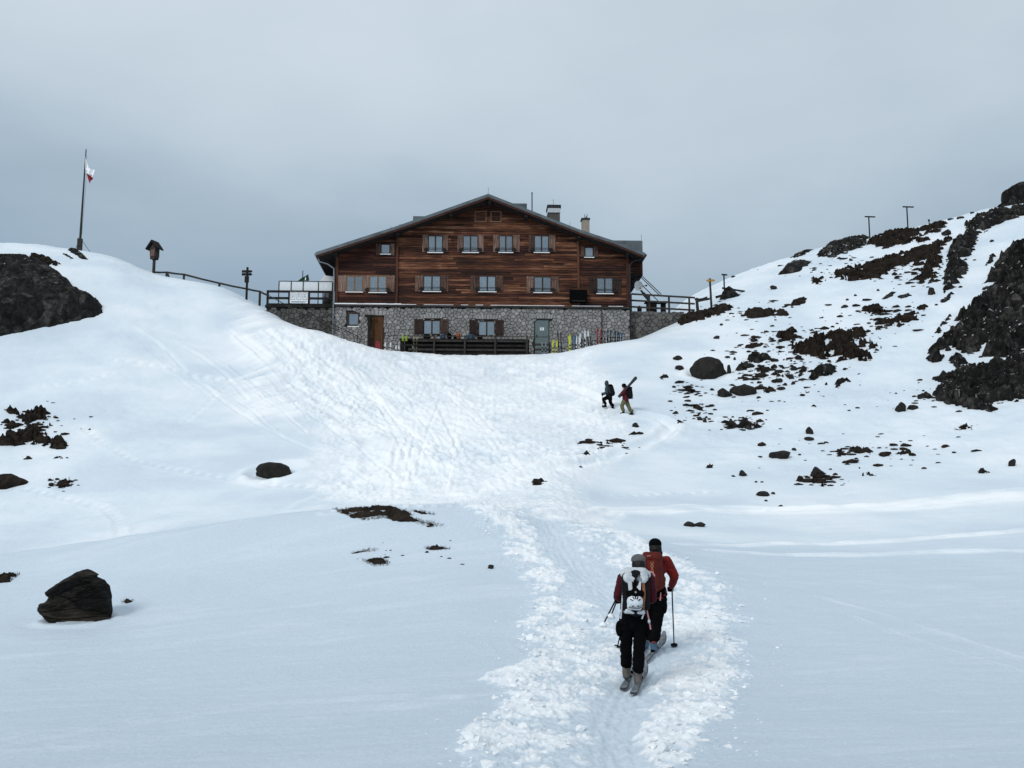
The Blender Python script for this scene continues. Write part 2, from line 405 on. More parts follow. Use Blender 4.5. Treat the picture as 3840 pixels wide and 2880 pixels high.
M['red'] = mat('red_jacket', (.165, .008, .006), (.10, .005, .004), .75, 14, .004, 30, spec=.2)
M['rust'] = mat('rust_pack', (.115, .014, .0075), (.07, .008, .005), .8, 14, spec=.2)
M['maroon'] = mat('maroon_jacket', (.11, .012, .022), (.055, .007, .013), .8, 20, spec=.2)
M['khaki'] = mat('khaki_cloth', (.145, .135, .062), (.10, .092, .042), .85, 14, .004, 25, spec=.2)
M['teal'] = mat('slate_blue_jacket', (.045, .062, .072), (.022, .031, .038), .85, 14, spec=.2)
M['grey_cap'] = mat('grey_cap', (.12, .118, .116), (.085, .084, .083), .9, 30)
M['hair'] = mat('dark_hair', (.004, .0034, .003), (.0022, .002, .0018), .6, 40, stretch=(1, 1, .2))
M['skin'] = mat('skin', (.42, .24, .17), (.36, .19, .13), .55, 8)
M['pack_white'] = mat('silver_white_pack', (.58, .61, .63), (.40, .43, .45), .6, 9, .006, 18)
M['helmet'] = mat('white_helmet', (.66, .71, .75), (.56, .61, .66), .35, 4, spec=.5)
M['pink'] = mat('pink_strap', (.52, .25, .26), (.4, .18, .2), .7, 9)
M['orange'] = mat('burnt_orange', (.26, .085, .035), (.16, .05, .022), .7, 9)
M['boot_grey'] = mat('grey_boot', (.125, .112, .10), (.06, .054, .049), .6, 12)
M['boot_blue'] = mat('blue_boot', (.055, .115, .19), (.035, .075, .13), .5, 12)
M['red_trim'] = mat('red_trim', (.25, .03, .025), (.16, .02, .017), .6, 12)
M['ski_base'] = mat('dark_ski', (.028, .029, .032), (.014, .0145, .016), .4, 12, spec=.5)
M['ski_top'] = mat('snowy_ski_top', (.24, .268, .295), (.034, .036, .04), .6, 11, contrast=.4)
M['dish'] = mat('dish_white', (.72, .73, .71), (.64, .65, .63), .5, 3)
M['sign_yellow'] = mat('yellow_sign', (.44, .27, .045), (.34, .20, .035), .6, 5)
M['flag_green'] = mat('green_flag', (.012, .065, .028), (.008, .045, .02), .8, 5)
M['flag_red'] = mat('red_flag_cloth', (.30, .012, .022), (.22, .009, .016), .8, 5)
M['flag_white'] = mat('white_flag_cloth', (.93, .94, .95), (.86, .88, .9), .8, 5)
M['ink'] = mat('grey_ink', (.16, .17, .18), (.12, .13, .14), .8, 5)
for k, c in dict(neon=(.55, .60, .012), ski_white=(.68, .70, .71), ski_blue=(.035, .095, .19), ski_grey=(.17, .19, .20), ski_red=(.30, .012, .014), ski_teal=(.13, .22, .21),
                 ski_cream=(.36, .31, .18), lime=(.24, .34, .03), raspberry=(.30, .012, .04), pack_blue=(.05, .11, .17), pack_orange=(.42, .12, .04)).items():
    M[k] = mat(k, c, tuple(x * .7 for x in c), .5, 9, spec=.4)

# ------------------------------------------------------------------ mesh building
class MB:
    def __init__(s): s.v = []; s.f = []
    def add(s, vs, fs):
        o = len(s.v); s.v += [tuple(a) for a in vs]; s.f += [tuple(i + o for i in f) for f in fs]; return s
    def box(s, x0, x1, y0, y1, z0, z1):
        return s.add([(x0, y0, z0), (x1, y0, z0), (x1, y1, z0), (x0, y1, z0), (x0, y0, z1), (x1, y0, z1), (x1, y1, z1), (x0, y1, z1)],
                     [(0, 3, 2, 1), (4, 5, 6, 7), (0, 1, 5, 4), (1, 2, 6, 5), (2, 3, 7, 6), (3, 0, 4, 7)])
    def bar(s, a, b, w, h, up=(0, 0, 1), w2=None, h2=None):
        a = Vector(a); b = Vector(b); d = (b - a).normalized(); u = Vector(up)
        if abs(d.dot(u)) > .98: u = Vector((0, 1, 0))
        sd = d.cross(u).normalized(); u = sd.cross(d).normalized()
        w2 = w if w2 is None else w2; h2 = h if h2 is None else h2
        vs = []
        for p, ww, hh in ((a, w, h), (b, w2, h2)):
            for i, j in ((-1, -1), (1, -1), (1, 1), (-1, 1)): vs.append(p + sd * i * ww / 2 + u * j * hh / 2)
        return s.add(vs, [(0, 1, 2, 3), (7, 6, 5, 4), (0, 4, 5, 1), (1, 5, 6, 2), (2, 6, 7, 3), (3, 7, 4, 0)])
    def tube(s, pts, r, n=8):
        pts = [Vector(p) for p in pts]
        rs = r if isinstance(r, (list, tuple)) else [r] * len(pts)
        vs = []; fs = []; prev = None
        for i, p in enumerate(pts):
            d = (pts[min(i + 1, len(pts) - 1)] - pts[max(i - 1, 0)]).normalized()
            if prev is None:
                ref = Vector((0, 0, 1)) if abs(d.z) < .9 else Vector((1, 0, 0))
                a = d.cross(ref).normalized()
            else: a = (prev - d * prev.dot(d)).normalized()
            b = d.cross(a); prev = a
            for k in range(n):
                t = 2 * math.pi * k / n
                vs.append(p + (a * math.cos(t) + b * math.sin(t)) * rs[i])
        for i in range(len(pts) - 1):
            for k in range(n): fs.append((i * n + k, i * n + (k + 1) % n, (i + 1) * n + (k + 1) % n, (i + 1) * n + k))
        fs.append(tuple(reversed(range(n)))); fs.append(tuple(range((len(pts) - 1) * n, len(pts) * n)))
        return s.add(vs, fs)
    def prism(s, poly, y0, y1):
        """poly of (x, z), extruded along y"""
        n = len(poly)
        return s.add([(x, y0, z) for x, z in poly] + [(x, y1, z) for x, z in poly],
                     [tuple(range(n)), tuple(reversed(range(n, 2 * n)))] + [(i, n + i, n + (i + 1) % n, (i + 1) % n) for i in range(n)])
    def ell(s, c, r, nu=14, nv=8, rot=None):
        vs = []; fs = []
        c = Vector(c); r = (r, r, r) if isinstance(r, (int, float)) else r
        for j in range(nv + 1):
            t = math.pi * j / nv
            for i in range(nu):
                p = 2 * math.pi * i / nu
                q = Vector((r[0] * math.sin(t) * math.cos(p), r[1] * math.sin(t) * math.sin(p), r[2] * math.cos(t)))
                if rot: q = rot @ q
                vs.append(c + q)
        for j in range(nv):
            for i in range(nu): fs.append((j * nu + i, (j + 1) * nu + i, (j + 1) * nu + (i + 1) % nu, j * nu + (i + 1) % nu))
        return s.add(vs, fs)
    def build(s, name, m, parent=None, smooth=False, bevel=0):
        me = bpy.data.meshes.new(name); me.from_pydata(s.v, [], s.f)
        o = bpy.data.objects.new(name, me); col.objects.link(o)
        me.materials.append(M[m] if isinstance(m, str) else m)
        if parent: o.parent = parent
        if smooth: me.shade_smooth()
        if bevel:
            bm = bmesh.new(); bm.from_mesh(me); bmesh.ops.bevel(bm, geom=bm.edges[:], offset=bevel, segments=1, affect='EDGES'); bm.to_mesh(me); bm.free()
        return o

def tag(o, label=None, cat=None, group=None, kind=None):
    if label: o['label'] = label
    if cat: o['category'] = cat
    if group: o['group'] = group
    if kind: o['kind'] = kind
    return o

def thing(name, label, cat, loc=(0, 0, 0), rz=0, group=None):
    o = bpy.data.objects.new(name, None); col.objects.link(o)
    o.location = loc; o.rotation_euler = (0, 0, rz); o.empty_display_size = .2
    return tag(o, label, cat, group)

def grid_mesh(name, V, nr, nc, m, keep=None, parent=None, smooth=True):
    idx = np.arange(nr * nc).reshape(nr, nc)
    F = np.stack([idx[:-1, :-1], idx[:-1, 1:], idx[1:, 1:], idx[1:, :-1]], -1).reshape(-1, 4)
    if keep is not None:
        F = F[keep.reshape(-1)[F].any(1)]
        used = np.unique(F); re = np.full(nr * nc, -1); re[used] = np.arange(len(used)); F = re[F]; V = V[used]
    me = bpy.data.meshes.new(name)
    me.vertices.add(len(V)); me.vertices.foreach_set('co', V.astype(np.float32).ravel())
    me.loops.add(F.size); me.loops.foreach_set('vertex_index', F.astype(np.int32).ravel())
    me.polygons.add(len(F)); me.polygons.foreach_set('loop_start', np.arange(0, F.size, 4, dtype=np.int32))
    me.update(calc_edges=True)
    if smooth: me.shade_smooth()
    o = bpy.data.objects.new(name, me); col.objects.link(o); me.materials.append(M[m])
    if parent: o.parent = parent
    return o

# ------------------------------------------------------------------ snow ground
us = np.concatenate([np.linspace(-2.6, -.62, 50)[:-1], np.linspace(-.62, .62, 1000), np.linspace(.62, 2.6, 50)[1:]])
ysr = np.concatenate([np.linspace(-40, 7.6, 26)[:-1], np.exp(np.linspace(math.log(7.6), math.log(26), 420))[:-1], np.exp(np.linspace(math.log(26), math.log(100), 480))[:-1], np.exp(np.linspace(math.log(100), math.log(900), 44))])
UU, YY = np.meshgrid(us, ysr)
XX = UU * np.maximum(YY, 7.6)
x = XX.ravel(); y = YY.ravel()
z = H0(x, y)
cpx = cparam(x, y) * FPX + 1920          # column of the photograph that a point falls in
# trodden ground: its two borders (photo column) against distance
TY = np.array([6, 9.7, 14, 17.5, 21, 25, 28, 31, 35, 40, 46, 52, 58, 63, 67, 71, 75])
TL = np.array([1640, 1690, 1830, 1930, 1950, 1860, 1690, 1560, 1500, 1180, 1130, 1120, 1060, 960, 960, 980, 980])
TR = np.array([2640, 2680, 2780, 2810, 2820, 2720, 2440, 2330, 2270, 2240, 2330, 2400, 2340, 2290, 2240, 2200, 2200])
wob = fbm(x / 1.3, y / 1.3, 4, 21) * 130 * np.clip(14 / np.maximum(y, 7), .35, 1.2)
tl = np.interp(y, TY, TL) + wob; tr_ = np.interp(y, TY, TR) + wob
soft = np.interp(y, [8, 20, 40, 70], [210, 170, 150, 160])
mask = sstep(-.2, 1, (cpx - tl) / soft) * sstep(-.2, 1, (tr_ - cpx) / soft) * (y < 72) * (y > 2)
# hard snow of the ski track in the middle of the trail
kx = np.interp(y, [8, 9.7, 12, 14.5, 16.5, 18, 21, 25, 30], [2380, 2300, 2290, 2350, 2430, 2480, 2330, 2120, 1980])
kw = np.interp(y, [8, 14, 20, 30], [130, 90, 75, 50])
track = np.exp(-((cpx - kx) / kw) ** 2) * (y < 30)
near = sstep(46, 24, y)
bill = lambda s, sd: np.abs(fbm(x / s, y / (s * 1.0), 3, sd)) * 2 - .55
patchy = .45 + .55 * sstep(-.25, .35, fbm(x / .9, y / 1.1, 3, 77))
edge = np.exp(-(((cpx - tl) - 70) / 90) ** 2) + np.exp(-(((tr_ - cpx) - 80) / 110) ** 2)
dn = (bill(.17, 31) * .05 + bill(.42, 35) * .075 + fbm(x / .055, y / .055, 2, 39) * .012) * patchy
clump = fbm(x / .21, y / .19, 5, 43, .68) + .55 * fbm(x / 1.1, y / 1.0, 3, 44) + .38 * np.minimum(edge, 1) - .95 * track - .22 * sstep(15.5, 20, y) * sstep(31, 26, y)
clumpy = sstep(-.12, .36, clump + 1.15 * (np.sqrt(mask) - .82)) * (mask > .01)
dn = dn * .4 + .055 * clumpy * (.7 + .7 * fbm(x / .09, y / .09, 3, 46)) + .02 * fbm(x / .07, y / .07, 3, 47)
dn = dn * (1 - .8 * track) + edge * (.025 + .07 * np.maximum(fbm(x / .3, y / .35, 3, 41), 0)) - .055 * track + track * .006 * np.sin((cpx - kx + 25 * fbm(y / 1.5, x * 0, 2, 48)) / kw * 14) + track * .022 * fbm(x / .06, y / .5, 3, 49) + track * .012 * fbm(x / .08, y / .08, 3, 52)
far_dir = fbm((x * .8 + y * .5) / .5, (y * .8 - x * .5) / 1.7, 3, 51)
far_dir2 = fbm((x * .8 - y * .6) / .42, (y * .8 + x * .6) / 2.1, 3, 57)
blend = sstep(-2, 3, x + (y - 50) * .1)
df = (bill(.34, 53) * .10 + (far_dir * (1 - blend) + far_dir2 * blend) * .12 + fbm(x / .16, y / .16, 2, 59) * .05) * (.55 + .45 * sstep(-.3, .3, fbm(x / 3, y / 3, 2, 61)))
z = z + near * np.where(mask > .01, np.sqrt(mask), 0) * dn + mask * ( df * (1 - near) * sstep(69, 64, y))
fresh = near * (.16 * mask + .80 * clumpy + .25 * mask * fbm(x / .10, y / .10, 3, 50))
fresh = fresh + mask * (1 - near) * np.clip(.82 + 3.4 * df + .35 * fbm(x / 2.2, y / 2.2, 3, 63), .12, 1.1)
# ski scrapes on the slope left of the hut
scr = sstep(820, 960, cpx) * sstep(1500, 1200, cpx) * sstep(50, 56, y) * (y < 71)
z = z + scr * fbm((x * .55 + y * .83) / 2.6, (x * .83 - y * .55) / .34, 3, 65) * .12
fresh = np.maximum(fresh, scr * (.45 + .6 * fbm((x * .55 + y * .83) / 2.6, (x * .83 - y * .55) / .34, 3, 65)))
# wind ripple and crust on untouched snow
rip = fbm((x * .95 + y * .3) / 1.1, (y * .95 - x * .3) / .28, 3, 71) * .020 + fbm(x / .35, y / .35, 3, 73) * .006
z = z + (1 - mask) * rip * sstep(120, 60, y)
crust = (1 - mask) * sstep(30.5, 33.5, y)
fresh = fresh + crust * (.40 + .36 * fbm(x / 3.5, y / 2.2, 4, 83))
lf = sstep(900, 600, cpx) * sstep(33, 40, y) * (1 - mask)
z = z + lf * (fbm(x / .55, y / .45, 3, 93) * .035 + fbm((x * .6 + y * .8) / 1.8, (x * .8 - y * .6) / .4, 3, 94) * .03)
rt = sstep(2350, 2700, cpx) * sstep(40, 50, y) * (1 - mask)
z = z + rt * (fbm(x / .7, y / .5, 3, 85) * .07 + np.maximum(fbm(x / .4, y / .3, 2, 87), .1) * .07)
fresh = fresh + (1 - mask) * sstep(.12, .5, fbm((x * .95 + y * .3) / 2.2, (y * .95 - x * .3) / .45, 3, 89)) * .13 * sstep(36, 28, y)
# ski tracks and lines of footprints
def line(pts, w, depth, berm, fr, dots=0.0):
    global z, fresh
    W = [G(*p) for p in pts]
    Q = []
    for a, b in zip(W[:-1], W[1:]):
        for k in range(6): Q.append(a.lerp(b, k / 6))
    Q.append(W[-1])
    best = np.full(x.shape, 1e9); run = np.zeros(x.shape); L = 0
    xs = [q.x for q in Q]; yq = [q.y for q in Q]
    sel = np.nonzero((x > min(xs) - 3 * w) & (x < max(xs) + 3 * w) & (y > min(yq) - 3 * w) & (y < max(yq) + 3 * w))[0]
    xx = x[sel]; yy = y[sel]; bb = best[sel]; rr = run[sel]
    for a, b in zip(Q[:-1], Q[1:]):
        dx, dy = b.x - a.x, b.y - a.y; l2 = dx * dx + dy * dy + 1e-9
        t = np.clip(((xx - a.x) * dx + (yy - a.y) * dy) / l2, 0, 1)
        d = np.hypot(xx - a.x - t * dx, yy - a.y - t * dy)
        m = d < bb
        bb = np.where(m, d, bb); rr = np.where(m, L + t * math.sqrt(l2), rr); L += math.sqrt(l2)
    g = np.exp(-(bb / w) ** 2); e = np.exp(-((bb - 1.7 * w) / (.7 * w)) ** 2)
    if dots: 
        g = g * sstep(-.2, .5, np.sin(rr / dots * 6.283)); e = e * .5
    br = .55 + .45 * fbm(xx / .8, yy / .8, 2, 91)
    z[sel] += (-depth * g + berm * e) * br
    fresh[sel] += fr * np.maximum(g, e * .8) * br
line([(1240, 1918), (1450, 1905), (1650, 1900), (1850, 1908), (1960, 1925)], .16, -.07, .06, .9, .37)
line([(1420, 1900), (1560, 1895), (1700, 1896), (1900, 1912)], .10, -.06, .05, .8, .23)
line([(2060, 1938), (2300, 1916), (2600, 1904), (3000, 1914), (3400, 1900), (3840, 1858)], .26, .04, .07, .95)
line([(2900, 1914), (3300, 1896), (3840, 1838)], .16, .03, .05, .6)
line([(2560, 2042), (2900, 2040), (3300, 2030), (3600, 2010), (3840, 1990)], .13, .04, .05, 1.2)
line([(2680, 2066), (2900, 2080), (3300, 2080), (3840, 2068)], .13, .03, .05, 1.2)
line([(1760, 1850), (1950, 1795), (2150, 1740), (2350, 1690), (2480, 1640), (2520, 1600), (2470, 1570), (2380, 1552)], .32, .22, .18, .6)
line([(3080, 2240), (3300, 2300), (3560, 2380), (3840, 2470)], .06, .015, .02, .4)
line([(3200, 2310), (3500, 2420), (3840, 2520)], .05, .015, .015, .25)
line([(0, 2790), (500, 2710), (1000, 2640), (1500, 2610)], .12, .025, .015, .25)
line([(300, 2790), (800, 2740), (1300, 2690), (1700, 2620)], .12, .025, .015, .25)
line([(90, 1830), (250, 1870), (390, 1905), (440, 1950), (450, 2005)], .16, .08, .06, .45, .55)
line([(300, 1600), (480, 1720), (700, 1770), (950, 1810), (1200, 1830)], .16, .08, .06, .5, .6)
line([(420, 1350), (600, 1375), (800, 1420), (960, 1440)], .18, .08, .07, .55, .7)
line([(150, 1450), (300, 1430), (420, 1400)], .16, .07, .06, .45, .6)
line([(700, 1580), (800, 1490), (900, 1420)], .14, .06, .05, .4, .6)
line([(1490, 1870), (1475, 1750), (1500, 1640)], .12, .07, .05, .3)
line([(1520, 1870), (1500, 1760), (1530, 1640)], .12, .07, .05, .3)
line([(2330, 1860), (2500, 1850), (2700, 1845)], .2, .05, .05, .4, .5)
line([(1150, 1900), (1300, 1840), (1400, 1760), (1380, 1640), (1250, 1540)], .4, .06, .10, .45)
line([(900, 1260), (1050, 1390), (1200, 1500), (1330, 1560)], .25, .08, .06, .4)
line([(1000, 1240), (1150, 1370), (1320, 1480)], .2, .08, .06, .4)
line([(1200, 1330), (1350, 1440), (1450, 1540), (1560, 1640)], .25, .08, .06, .4)
line([(1900, 1390), (2100, 1440), (2270, 1510)], .3, .10, .10, .4)
rl_ = random.Random(31)
for k_ in range(60):
    if k_ < 14: a0 = (rl_.uniform(480, 1000), rl_.uniform(1200, 1460)); dx0 = rl_.uniform(150, 460); dy0 = dx0 * rl_.uniform(.35, 1.0); sag = rl_.uniform(-50, 50)
    elif k_ < 40: a0 = (rl_.uniform(980, 1750), rl_.uniform(1350, 1520)); b0 = (rl_.uniform(1500, 2020), rl_.uniform(1740, 1850)); dx0 = b0[0] - a0[0]; dy0 = b0[1] - a0[1]; sag = rl_.uniform(-60, 60)
    elif k_ < 50: a0 = (rl_.uniform(1700, 2150), rl_.uniform(1370, 1560)); dx0 = rl_.uniform(180, 360); dy0 = dx0 * rl_.uniform(-.25, .35); sag = rl_.uniform(-25, 25)
    else: a0 = (rl_.uniform(2300, 3000), rl_.uniform(1280, 1900)); dx0 = rl_.uniform(200, 420); dy0 = dx0 * rl_.uniform(-.25, .1); sag = rl_.uniform(-20, 20)
    if a0[1] < 1240 and a0[0] > 950: continue
    q_ = [(a0[0] + dx0 * t_ + (sag if k_ < 40 else 0) * 4 * t_ * (1 - t_) * .5, a0[1] + dy0 * t_ - sag * 4 * t_ * (1 - t_) * .5) for t_ in (0, .33, .66, 1)]
    line(q_, rl_.uniform(.06, .11), rl_.uniform(.04, .075), rl_.uniform(.03, .06), rl_.uniform(-.2, .4))
for bx_, by_, rad, lip, moat in ((268, 2338, .60, .07, .10), (1023, 1786, 1.15, .16, .2), (2660, 1416, 1.1, .12, .15)):
    q = G(bx_, by_); q.y += rad * .45
    d_ = np.hypot((x - q.x), (y - q.y) * 1.1); an_ = np.clip((q.y - y) / (d_ + 1e-6), -1, 1)
    z = z + lip * np.exp(-((d_ - rad * 1.18) / (rad * .22)) ** 2) * (.65 + .35 * an_) - moat * np.exp(-((d_ - rad * .8) / (rad * .3)) ** 2) * (an_ < .3)
    fresh = fresh + .22 * np.exp(-((d_ - rad * 1.25) / (rad * .4)) ** 2) * (1 + fbm(x / .5, y / .5, 3, 97))
V = np.stack([x, y, z], -1)
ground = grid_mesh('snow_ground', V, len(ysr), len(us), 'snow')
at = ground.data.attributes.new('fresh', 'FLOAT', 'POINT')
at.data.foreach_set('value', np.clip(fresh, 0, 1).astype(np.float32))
tag(ground, 'snow covered slope with a trodden trail up to the hut', kind='structure')
ZS = z.reshape(UU.shape)

def S(xq, yq):
    """height of the finished snow surface"""
    i = np.searchsorted(ysr, yq) - 1; i = min(max(i, 0), len(ysr) - 2)
    u = xq / max(yq, 7.6)
    j = min(max(np.searchsorted(us, u) - 1, 0), len(us) - 2)
    a = (yq - ysr[i]) / (ysr[i + 1] - ysr[i]); b = (u - us[j]) / (us[j + 1] - us[j])
    return (ZS[i, j] * (1 - b) + ZS[i, j + 1] * b) * (1 - a) + (ZS[i + 1, j] * (1 - b) + ZS[i + 1, j + 1] * b) * a

def GS(px, py):
    g = G(px, py)
    return Vector((g.x, g.y, S(g.x, g.y)))

# clods of snow thrown up along the trail
def snow_clods():
    bm = bmesh.new(); bmesh.ops.create_icosphere(bm, subdivisions=1, radius=1)
    bv = np.array([v.co[:] for v in bm.verts]); bf = np.array([[v.index for v in f.verts] for f in bm.faces]); bm.free()
    mk = mask.reshape(UU.shape); eg = (edge * near).reshape(UU.shape)
    Vs = []; Fs = []; n = 0
    r = np.random.default_rng(3)
    tries = 0
    while n < 800 and tries < 60000:
        tries += 1
        yq = math.exp(r.uniform(math.log(8.6), math.log(30)))
        l = np.interp(yq, TY, TL); rr_ = np.interp(yq, TY, TR)
        pxq = r.uniform(l - 160, rr_ + 160)
        xq = (pxq - 1920) / FPX * yq / np.interp(yq, KY, KV)
        i = min(np.searchsorted(ysr, yq), len(ysr) - 1); j = min(np.searchsorted(us, xq / yq), len(us) - 1)
        out_ = mk[i, j] < .15
        if r.random() > (.14 if out_ else .2 + .7 * min(1, eg[i, j])): continue
        if abs(pxq - np.interp(yq, [8, 9.7, 12, 14.5, 16.5, 18, 21, 25, 30], [2380, 2300, 2290, 2350, 2430, 2480, 2330, 2120, 1980])) < 110: continue
        s = min(r.lognormal(-3.95, .6), .07) * (.6 if out_ else 1)
        v = (bv * (1 + r.uniform(-.4, .3, (len(bv), 1))) + r.normal(0, .16, bv.shape)) * np.array([s * r.uniform(.9, 1.6), s * r.uniform(.9, 1.6), s * r.uniform(.5, .95)])
        t = r.uniform(0, 6.28); c_, s_ = math.cos(t), math.sin(t)
        v = v @ np.array([[c_, s_, 0], [-s_, c_, 0], [0, 0, 1]])
        Vs.append(v + np.array([xq, yq, S(xq, yq) + s * .1])); Fs.append(bf + n * len(bv)); n += 1
    me = bpy.data.meshes.new('snow_clods'); me.from_pydata(np.concatenate(Vs).tolist(), [], np.concatenate(Fs).tolist())
    a = me.attributes.new('fresh', 'FLOAT', 'POINT'); a.data.foreach_set('value', np.full(len(me.vertices), .95, np.float32))
    o = bpy.data.objects.new('snow_clods', me); col.objects.link(o); me.materials.append(M['snow'])
    tag(o, 'loose white clods of snow strewn along the trodden trail', 'snow', kind='stuff')
snow_clods()

exec_parts = True
# ------------------------------------------------------------------ rock and turf showing through the snow
def z8(pts): return [(2500 + a / 1.651, 640 + b / 1.651) for a, b in pts]
def zl(pts): return [(a / 1.659, 880 + b / 1.659) for a, b in pts]
def zk(pts): return [(1200 + a / 3.16, 1850 + b / 3.16) for a, b in pts]
def zf(pts): return [(a / 1.152, 1800 + b / 1.152) for a, b in pts]
def zm(pts): return [(2440 + a / 2.37, 1250 + b / 2.37) for a, b in pts]
def zr(pts): return [(1920 + a / 1.152, 1500 + b / 1.152) for a, b in pts]

PATCH_N = [0]
def poly_sd(px, py, poly):
    d = np.full(px.shape, 1e9); ins = np.zeros(px.shape, bool)
    n = len(poly)
    for i in range(n):
        ax, ay = poly[i]; bx, by = poly[(i + 1) % n]
        dx, dy = bx - ax, by - ay
        t = np.clip(((px - ax) * dx + (py - ay) * dy) / (dx * dx + dy * dy + 1e-12), 0, 1)
        d = np.minimum(d, np.hypot(px - ax - t * dx, py - ay - t * dy))
        c = ((ay > py) != (by > py)) & (px < (bx - ax) * (py - ay) / (by - ay + 1e-12) + ax)
        ins ^= c
    return np.where(ins, d, -d)

def patch(name, pts, m, label, cat, h=.3, rough=.15, ragged=.12, gaps=0.0, fall=.25, group=None, nscale=.8, res=None):
    """bare ground or outcrop: a bumpy body that rises through the snow inside an outline lying on the slope"""
    PATCH_N[0] += 1; sd_ = 200 + PATCH_N[0] * 3
    W = [G(*p) for p in pts]
    c = sum(W, Vector()) / len(W)
    d = .5
    nrm = Vector((-(H(c.x + d, c.y) - H(c.x - d, c.y)) / (2 * d), -(H(c.x, c.y + d) - H(c.x, c.y - d)) / (2 * d), 1)).normalized()
    e1 = Vector((1, 0, 0)); e1 = (e1 - nrm * e1.dot(nrm)).normalized(); e2 = nrm.cross(e1)
    L = [((w - c).dot(e1), (w - c).dot(e2)) for w in W]
    a = np.array(L); mrg = max(.15, ragged)
    lo = a.min(0) - mrg; hi = a.max(0) + mrg; sz = hi - lo
    cell = res or max(.018, c.y * .00125, math.sqrt(sz[0] * sz[1] / 26000))
    na = max(12, int(sz[0] / cell)); nb = max(12, int(sz[1] / cell))
    A, B = np.meshgrid(np.linspace(lo[0], hi[0], na), np.linspace(lo[1], hi[1], nb)); fa = A.ravel(); fb = B.ravel()
    wx = c.x + e1.x * fa + e2.x * fb; wy = c.y + e1.y * fa + e2.y * fb
    sd = poly_sd(fa, fb, L) + 1.25 * ragged * fbm(fa / (ragged * 2.4 + .05), fb / (ragged * 1.3 + .05), 5, sd_, .62)
    rg = 1 - np.abs(fbm(fa / nscale, fb / nscale, 5, sd_ + 1, .55)) * 2
    if m == 'rock' and 'smooth' not in label:
        st_ = rg * 3.5 + .9 * fbm(fa / (nscale * 1.8), fb / (nscale * .7), 3, sd_ + 17); rg = .35 * rg + .65 * (np.floor(st_) + sstep(.72, 1.0, st_ - np.floor(st_))) / 3.5
    rg2 = 1 - np.abs(fbm(fa / (nscale * .33), fb / (nscale * .33), 4, sd_ + 7, .6)) * 2
    hh = h * (1 - np.exp(-np.maximum(sd, 0) / fall)) + rough * (rg - .45) * sstep(0, fall, sd) + rough * .42 * (rg2 - .5) * sstep(0, fall, sd) + np.minimum(sd, 0) * 1.5 - .02
    if gaps:
        g = fbm(fa / (nscale * .9), fb / (nscale * .38), 4, sd_ + 2)
        hh = hh - (h + rough) * 1.6 * sstep(.42 - gaps, .62 - gaps, g)
    fl_ = fbm(fa / .55 + 7.7, fb / .16, 4, sd_ + 11, .6)
    t0 = {'turf': .08, 'rock': .22}[m] if c.y > 40 else .30
    hh = hh - (h * .9 + rough) * 1.3 * sstep(t0, t0 + .14, fl_ + .25 * np.exp(-np.maximum(sd, 0) / .3)) * (0 if 'smooth' in label or 'slab' in label or 'hummock' in label else 1)
    hh = np.maximum(hh, -.35)
    lift = nrm * .65 + Vector((0, 0, .35))
    base = H0(wx, wy)
    V = np.stack([wx + lift.x * hh, wy + lift.y * hh, base + lift.z * hh], -1)
    o = grid_mesh(name, V - np.array(c), nb, na, m, keep=hh > -.12, smooth=(m != 'rock'))
    o.location = c
    tag(o, label, cat, group)
    return o

RO, TU = 'rock', 'turf'
# the cliffs on the right
patch('rock_cliff', z8([(1705,770),(1715,640),(1750,480),(1810,400),(1830,420),(1860,340),(1920,290),(2060,255),(2260,235),(2260,270),(2110,310),(1990,370),(1930,420),(1900,500),(1850,560),(1880,600),(1830,680),(1760,750)]), RO, 'dark rock rib running from the crest down to the snow gully', 'cliff', .42, .5, .25, .24, .3, nscale=1.3)
patch('rock_cliff', z8([(1600,1185),(1640,1100),(1740,1010),(1760,930),(1880,850),(1960,760),(1975,690),(2010,600),(2100,500),(2260,450),(2420,500),(2420,1120),(2212,1150),(2100,1165),(1940,1155),(1990,1060),(1960,1110),(1870,1140),(1770,1090),(1740,1130),(1690,1190)]), RO, 'largest dark cliff at the picture edge above the snow ledge', 'cliff', .6, .75, .3, .22, .4, nscale=1.5)
patch('rock_cliff', z8([(1640,1290),(1700,1250),(1740,1275),(1900,1230),(2030,1190),(2260,1170),(2420,1200),(2420,1420),(2212,1420),(2150,1460),(2090,1450),(2000,1440),(1930,1485),(1820,1490),(1680,1440),(1650,1390),(1690,1330)]), RO, 'broad low dark cliff at the foot of the right-hand slope', 'cliff', .5, .55, .25, .23, .35, nscale=1.2)
patch('rock_outcrop', z8([(1735,1190),(1770,1125),(1820,1150),(1880,1200),(1800,1225)]), RO, 'small dark rock hanging under the largest cliff', 'rock', .4, .3, .1, 0, .25)
patch('rock_outcrop', z8([(1970,590),(2000,520),(2050,530),(2020,570)]), RO, 'dark triangular rock between the two upper cliffs', 'rock', .4, .2, .08, 0, .25)
patch('rock_outcrop', z8([(1645,1030),(1690,950),(1770,880),(1760,930),(1700,1000)]), RO, 'narrow slanting rock fin beside the largest cliff', 'rock', .35, .2, .1, .05, .25)
patch('rock_outcrop', z8([(1685,810),(1740,770),(1790,760),(1750,800),(1700,825)]), RO, 'small rock below the tip of the rock rib', 'rock', .3, .2, .1, 0, .2)
patch('rock_outcrop', z8([(1920,1460),(1990,1440),(2060,1470),(2060,1500),(1950,1490)]), RO, 'flat dark rock at the lower edge of the low cliff', 'rock', .3, .2, .1, .05, .2)
patch('rock_outcrop', z8([(1530,1400),(1600,1385),(1660,1390),(1640,1420),(1560,1420)]), RO, 'ragged rock touching the left end of the low cliff', 'rock', .25, .2, .12, .12, .2)
